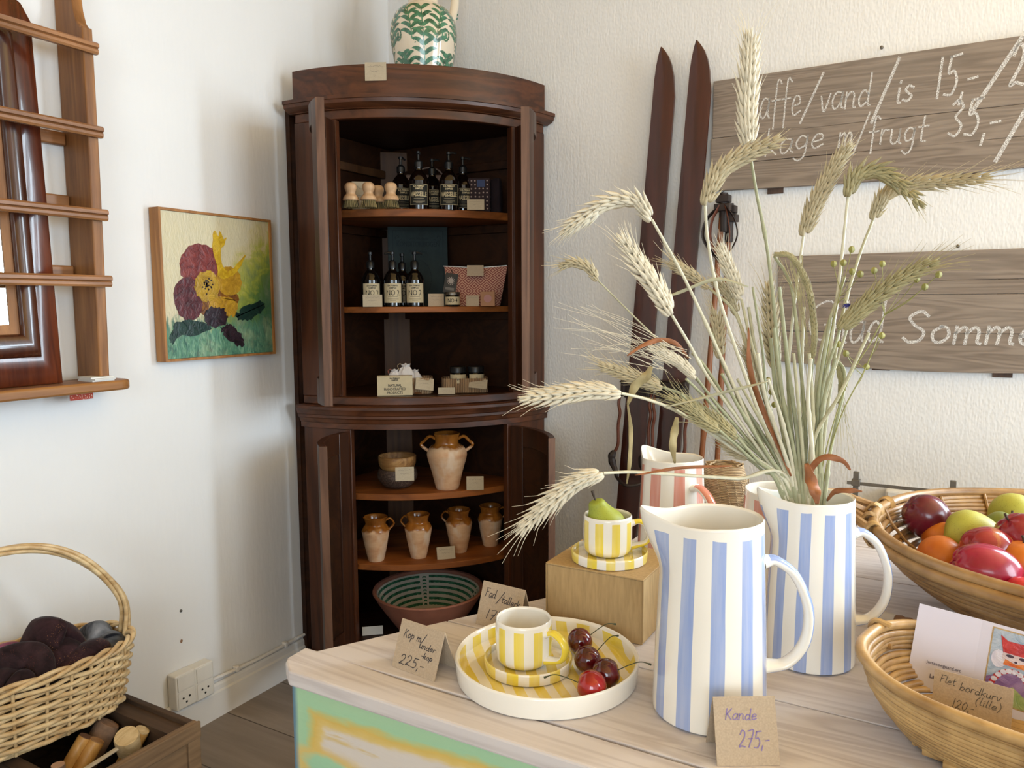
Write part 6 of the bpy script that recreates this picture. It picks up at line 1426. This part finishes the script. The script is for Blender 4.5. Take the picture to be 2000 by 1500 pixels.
# price card in the small basket
p = lerp(V((1.907, -1.431, 0)), V((1.981, -1.444, 0)), .5); yw = atan2(-.013, .074)
o = MB().box(-.0385, .0385, -.0005, .0005, 0, .056).build('price_card', M_card, smooth=False); o.location = V((p.x, p.y-.004, TZ+.0162)); o.rotation_euler = (-.16, 0, yw); tag(o, 'flat kraft card priced 120 for the small basket, standing inside it', 'price card')
m2 = MB(); rr = random.Random(8); fn = lambda x, y: V((x-.0385, -.0009, y))
for tx, x, y, cap, fit in (('Flet', .006, .043, .0085, .016), ('bordkurv', .026, .040, .0085, .040), ('(lille)', .042, .029, .0085, .025), ('120,-', .020, .019, .0095, .022), ('(stor)', .034, .006, .008, .025)): hand(m2, tx, x, y, cap, .0007, fn, .2, 1, rr, .05, fit=fit, rise=-.03)
m2.build('handwriting', plain('pencil', '#55504a', .7), o, smooth=False)

# ------------------------------------------------------------------ wooden crate with turned pieces, lower left
M_crate = wood('crate_board', '#5a4533', '#8d7356', 'y', .9, .7, contrast=1.0); M_cratei = wood('crate_inside', '#33261d', '#54402f', 'x', .9, .75)
t = thing('wooden_crate', 'old brown wooden crate on the floor against the left wall', 'crate', (.25, -1.63, 0))
x0, x1, y0, y1, zt = .02, .486, -1.93, -1.338, .33
MB().box(x1-.014, x1, y0, y1, .012, zt).build('side_board', M_crate, t, True, smooth=False, bevel=.003); MB().box(x0, x0+.014, y0, y1, .012, zt).build('side_board', M_cratei, t, True, smooth=False, bevel=.003)
MB().box(x0+.0142, x1-.0142, y1-.014, y1, .012, zt-.001).build('end_board', M_cratei, t, True, smooth=False, bevel=.003); MB().box(x0+.0142, x1-.0142, y0, y0+.014, .012, zt-.001).build('end_board', M_cratei, t, True, smooth=False, bevel=.003)
MB().box(x0, x1, y0, y1, 0, .0118).build('crate_bottom', M_cratei, t, True, smooth=False)
MB().box(x1+.0002, x1+.006, y1-.03, y1+.001, .02, zt-.03).build('corner_strip', M_crate, t, True, smooth=False, bevel=.002); MB().box(x1+.0002, x1+.008, y0, y1+.002, zt-.036, zt+.001).build('top_strip', M_crate, t, True, smooth=False, bevel=.002)
MB().box(x0+.0142, x1-.0142, y0+.3, y0+.33, .26, .318).build('cross_bar', M_cratei, t, True, smooth=False); MB().box(x0+.0142, x1-.0142, y1-.0535, y1-.0145, .26, .3175).build('cross_bar', M_cratei, t, True, smooth=False)
M_yw = wood('yellow_turned_wood', '#a97a3c', '#c99a58', 'z', 2, .4, contrast=.5); M_pw = wood('pale_end_grain', '#b59a70', '#d6bf95', 'y', 3, .6, contrast=.9); M_bk = plain('bark', '#7d6350', .85, var=.3, vs=60, bump=.4, bs=120)
M_br = plain('brown_end', '#6d4a35', .7, var=.1)
def rod(name, label, tip, r, ln, ax, mat, endmat, endname='end_disc', cat='wooden piece'):
    """a turned piece standing in the crate, its upper end at tip"""
    d = V(ax).normalized(); A = tip-d*ln; t = thing(name, label, cat, A, 0, 'turned wooden pieces in the crate')
    mb = MB(); mb.tube([A, tip-d*.004, tip-d*.0006], [r, r, r*.93], 24); mb.build('shaft', mat, t, True, ang=40)
    mb = MB(); mb.tube([tip-d*.0005, tip+d*.001], r*.93, 24); mb.build(endname, endmat, t, True, ang=40)
tz = lambda px, py, z: onz(px, py, z)
rod('turned_rod', 'longest yellow turned handle with brown tip, slanting out of the crate', tz(168, 1438, .315), .0155, .26, R0*.42+F0*.35+V((0, 0, .80)), M_yw, M_br)
rod('turned_rod', 'yellow brown handle with cork end just behind the longest handle', tz(190, 1446, .305), .0165, .26, R0*.42+F0*.35+V((0, 0, .80)), M_yw, plain('cork_end', '#a07850', .9, var=.2, vs=90))
rod('branch_piece', 'thick bark-covered branch piece with whorled end under the wicker basket', tz(212, 1412, .31), .026, .24, R0*.42+F0*.35+V((0, 0, .80)), M_bk, plain('whorl_end', '#8a6a52', .8, var=.25, vs=80))
rod('wooden_disc', 'flat pale wooden disc behind the bark-covered branch piece', tz(243, 1392, .30)+F0*.012, .024, .05, R0*.3-F0*.2+V((0, 0, .9)), M_pw, M_pw)
rod('wooden_disc', 'largest pale wood slice with visible grain near the crate edge', tz(247, 1438, .318), .026, .045, -F0*.45+R0*.12+V((0, 0, .9)), M_pw, M_pw)
rod('turned_rod', 'yellow handle with pale tip near the right crate corner', tz(283, 1420, .315)-F0*.012, .0165, .16, R0*.45+F0*.1+V((0, 0, .8)), M_yw, M_pw)
rod('turned_rod', 'dark brown round-ended piece behind the right yellow handle', tz(294, 1394, .30), .0165, .2, R0*.1+F0*.3+V((0, 0, .9)), plain('dark_turned', '#54433a', .5), plain('dark_turned_end', '#5d4d44', .5))
rod('turned_rod', 'small pale pinkish peg end at the bottom frame edge', tz(113, 1494, .31), .0135, .2, V((0, 0, 1)), M_bk, plain('peg_end', '#b39078', .7, var=.1))
rod('branch_piece', 'dark bark piece at the lower left frame corner', tz(8, 1490, .29), .03, .22, V((.2, .1, 1)), M_bk, M_bk)
p0, p1 = tz(155, 1510, .325), tz(228, 1463, .325); t = thing('white_stick', 'flat white stick lying along the inner crate edge', 'stick', p0, 0)
mb = MB(); mb.tube([p0-(p1-p0)*.3, p1], .006, 8, flat=.6); mb.build('stick', M_cardl, t, True)

# ------------------------------------------------------------------ wicker basket with scarves on the crate
WB = V((.189, -1.570, .3305)); WA = radians(80); rot3 = Matrix.Rotation(WA, 3, 'Z')
t = thing('wicker_basket', 'oval willow basket with arched handle standing on the crate, full of scarves', 'basket', WB)
NS = 34; HB = .152
def wpos(q, z, off=0):
    s = z/HB; a, b = lerp(.215, .245, s)+off, lerp(.098, .118, s)+off; cx, sy = cos(q), sin(q)
    return WB+rot3 @ V((a*abs(cx)**.85*(1 if cx >= 0 else -1), b*abs(sy)**.85*(1 if sy >= 0 else -1), z))
mb = MB()
for i in range(NS): mb.tube([wpos(2*pi*i/NS, z) for z in (.003, .04, .08, .12, HB)], .0036, 6)
mb.build('stakes', M_wick, t, True, ang=80)
mb = MB(); rr = random.Random(2)
for k in range(13):
    z = .010+k*.0102; pts = []
    for i in range(NS*4+1): q = 2*pi*i/(NS*4); off = .0062*cos(pi*(i/4+k)); pts.append(wpos(q, z+.0018*noise.noise(V((q*3, k, 0))), off))
    mb.tube(pts, .0054*rr.uniform(.9, 1.08), 6, cap=False, flat=1.0)
mb.build('woven_wall', M_wick, t, True, ang=80)
mb = MB()
for k in range(3):
    pts = []
    for i in range(NS*6+1): q = 2*pi*i/(NS*6); ph = i/(NS*6)*2*pi*9+k*2.09; pts.append(wpos(q, HB+.002+.008*sin(ph), .006*cos(ph)))
    mb.tube(pts, .0052, 6, cap=False)
mb.build('braided_rim', M_wick, t, True, ang=80)
mb = MB(); mb.prism([(wpos(2*pi*i/40, 0, -.004).x, wpos(2*pi*i/40, 0, -.004).y) for i in range(40)], WB.z+.0002, WB.z+.006); mb.build('basket_base', M_wick, t, True)
mb = MB()
HP = [wpos(.0, .08, -.006)+V((0, 0, 0)), wpos(0, HB, -.006), WB+rot3 @ V((.235, 0, .24)), WB+rot3 @ V((.16, 0, .345)), WB+rot3 @ V((.06, 0, .400)), WB+rot3 @ V((-.06, 0, .400)), WB+rot3 @ V((-.16, 0, .345)), WB+rot3 @ V((-.235, 0, .24)), wpos(pi, HB, -.006), wpos(pi, .08, -.006)]
HP = bez(HP, 90)
for k in range(4):
    pts = []
    for i, p in enumerate(HP):
        tt_ = (HP[min(i+1, len(HP)-1)]-HP[max(0, i-1)]).normalized(); b = rot3 @ V((0, 1, 0)); c = tt_.cross(b); ph = i*.09+k*pi/2
        sp_ = .0065+.014*max(0, 1-min(i, len(HP)-1-i)/22); pts.append(p+b*(sp_*cos(ph))+c*(.0065*sin(ph)))
    mb.tube(pts, .0052, 7)
mb.build('handle', M_wick, t, True, ang=80)
def cloth(name, col, col2, sc=30, glit=None, kind=0):
    n = NT(name); f = n.noise(n.obj(), sc, 4, .6, .6)
    if kind == 1:
        w = n.n('TexWave', {'wave_type': 'RINGS'}, Vector=n.obj((1, 1, 1)), Scale=70.0, Distortion=14.0, Detail=2.0); c = n.mix(n.math('GREATER_THAN', w.outputs[1], .62), srgb(col), srgb(col2))
    else: c = n.ramp(f, [(.35, srgb(col)), (.7, srgb(col2))])
    if glit:
        g = n.n('TexVoronoi', None, Vector=n.obj(), Scale=330.0).outputs[0]; mk = n.math('MULTIPLY', n.math('LESS_THAN', g, .16), n.ramp(n.noise(n.obj(), 16, 2), [(.5, 0.0), (.58, 1.0)])); c = n.mix(mk, c, srgb(glit))
    n.base(c).set(Roughness=.9); n.b.inputs['Specular IOR Level'].default_value = .1; n.b.inputs['Sheen Weight'].default_value = .12; n.b.inputs['Sheen Roughness'].default_value = .4; n.bump(n.noise(n.obj((1, 1, 1)), 90, 4), .35, .003); return n.mat
def scarf(label, c, folds, mat, seed, peak=None):
    """rolled cloth: overlapping soft folds swept along curved paths, in one piece"""
    mb = MB(); c = V(c)
    for k, (path, r, fl) in enumerate(folds):
        P = bez([c+V(p) for p in path], 26); n = len(P); m = 22; rows = []; prev = V((0, 0, 1))
        for i, p in enumerate(P):
            t = (P[min(i+1, n-1)]-P[max(i-1, 0)]).normalized(); a = (prev-t*prev.dot(t)).normalized(); b = t.cross(a); prev = a; e = (.14+.86*sin(pi*min(1, max(0, .05+.91*i/(n-1))))**.6)
            row = []
            for j in range(m):
                q = 2*pi*j/m; w = 1+.16*noise.noise(V((cos(q)*1.2+seed, sin(q)*1.2+k*4, i*.07)))+.035*sin(5*q+i*.05+k)+.022*sin(13*q+.1*i+seed)+.02*noise.noise(V((q*2, i*.5, seed)))
                row.append(p+(a*cos(q)*fl+b*sin(q))*(r*e*w))
            rows.append(row)
        vs = [v for row in rows for v in row]; mb.add(vs, [(i*m+j, i*m+(j+1) % m, (i+1)*m+(j+1) % m, (i+1)*m+j) for i in range(n-1) for j in range(m)]+[tuple(range(m))[::-1], tuple((n-1)*m+j for j in range(m))])
    o = mb.build('scarf', mat, None, False, ang=75, sub=1); o.location = c
    o.data.transform(Matrix.Translation(-c)); return tag(o, label, 'scarf', 'rolled scarves in the wicker basket')
M_plumc = cloth('plum_gauze', '#1f1518', '#3f2a2e', 26, '#b07a4a'); 
cz = WB.z
scarf('plum brown scarf with copper glitter, peaked, in the middle of the wicker basket', (.185, -1.485, cz+.135), [([(.03, -.075, -.04), (.015, -.04, .02), (0, .0, .075), (-.005, .012, .092)], .048, .55), ([(.03, -.06, -.03), (.02, .0, .015), (.0, .055, -.02)], .055, .8), ([(0, .0, .08), (.01, .04, .05), (.0, .085, -.02)], .036, .5)], M_plumc, 3.1)
scarf('folded plum scarf with copper glitter patch at the basket front, right', (.235, -1.445, cz+.128), [([(.0, -.085, -.012), (.012, -.03, .006), (.006, .03, .014), (-.02, .055, .0)], .034, .8), ([(-.02, -.06, -.02), (-.01, 0, .0), (-.02, .04, .0)], .04, .7)], M_plumc, 8.2)
M_pl2 = cloth('plum_gauze_dull', '#1e1618', '#3a292c', 24, '#7a4038')
scarf('plum brown scarf rolled into a coil at the front left of the basket', (.225, -1.60, cz+.138), [([(.055, .02, -.03), (.045, .055, .01), (.0, .062, .036), (-.03, .01, .036), (.0, -.05, .02), (.05, -.06, -.02)], .030, .75), ([(.05, -.005, -.022), (.045, .022, .002), (.03, .018, .010), (.035, -.02, -.008)], .020, .8), ([(-.03, -.1, -.03), (-.02, -.03, .005), (-.03, .05, -.01)], .045, .8)], M_pl2, 5.7)
scarf('black scarf with white scribble pattern at the back left of the basket', (.125, -1.61, cz+.160), [([(.02, -.09, -.02), (.02, -.02, .006), (.01, .05, .0)], .042, .72), ([(-.01, -.08, -.04), (0, 0, -.03), (-.01, .05, -.03)], .045, .9)], cloth('black_white_print', '#141416', '#c9c6c0', 30, None, 1), 1.3)
scarf('pink scarf peeping out behind the plum scarf', (.115, -1.545, cz+.150), [([(.01, -.05, -.02), (.005, 0, .004), (0, .05, -.02)], .034, .8)], cloth('pink_gauze', '#7d4560', '#a2647f', 30), 2.2)
scarf('navy and white scarf at the right end of the wicker basket', (.195, -1.375, cz+.138), [([(-.03, -.05, -.01), (-.01, -.01, .016), (.0, .03, .006)], .036, .8), ([(.03, -.04, -.02), (.03, 0, .0), (.01, .035, -.01)], .034, .7)], cloth('navy_white', '#10141f', '#9fa3ac', 12), 6.6)
scarf('dark scarf at the left frame edge under the patterned one', (.20, -1.70, cz+.125), [([(.04, -.06, -.02), (.03, 0, .01), (.035, .06, -.01)], .04, .8), ([(-.03, -.06, -.02), (-.03, 0, .0), (-.03, .06, -.01)], .045, .8)], cloth('dark_gauze', '#171416', '#2f282b', 20), 9.4)
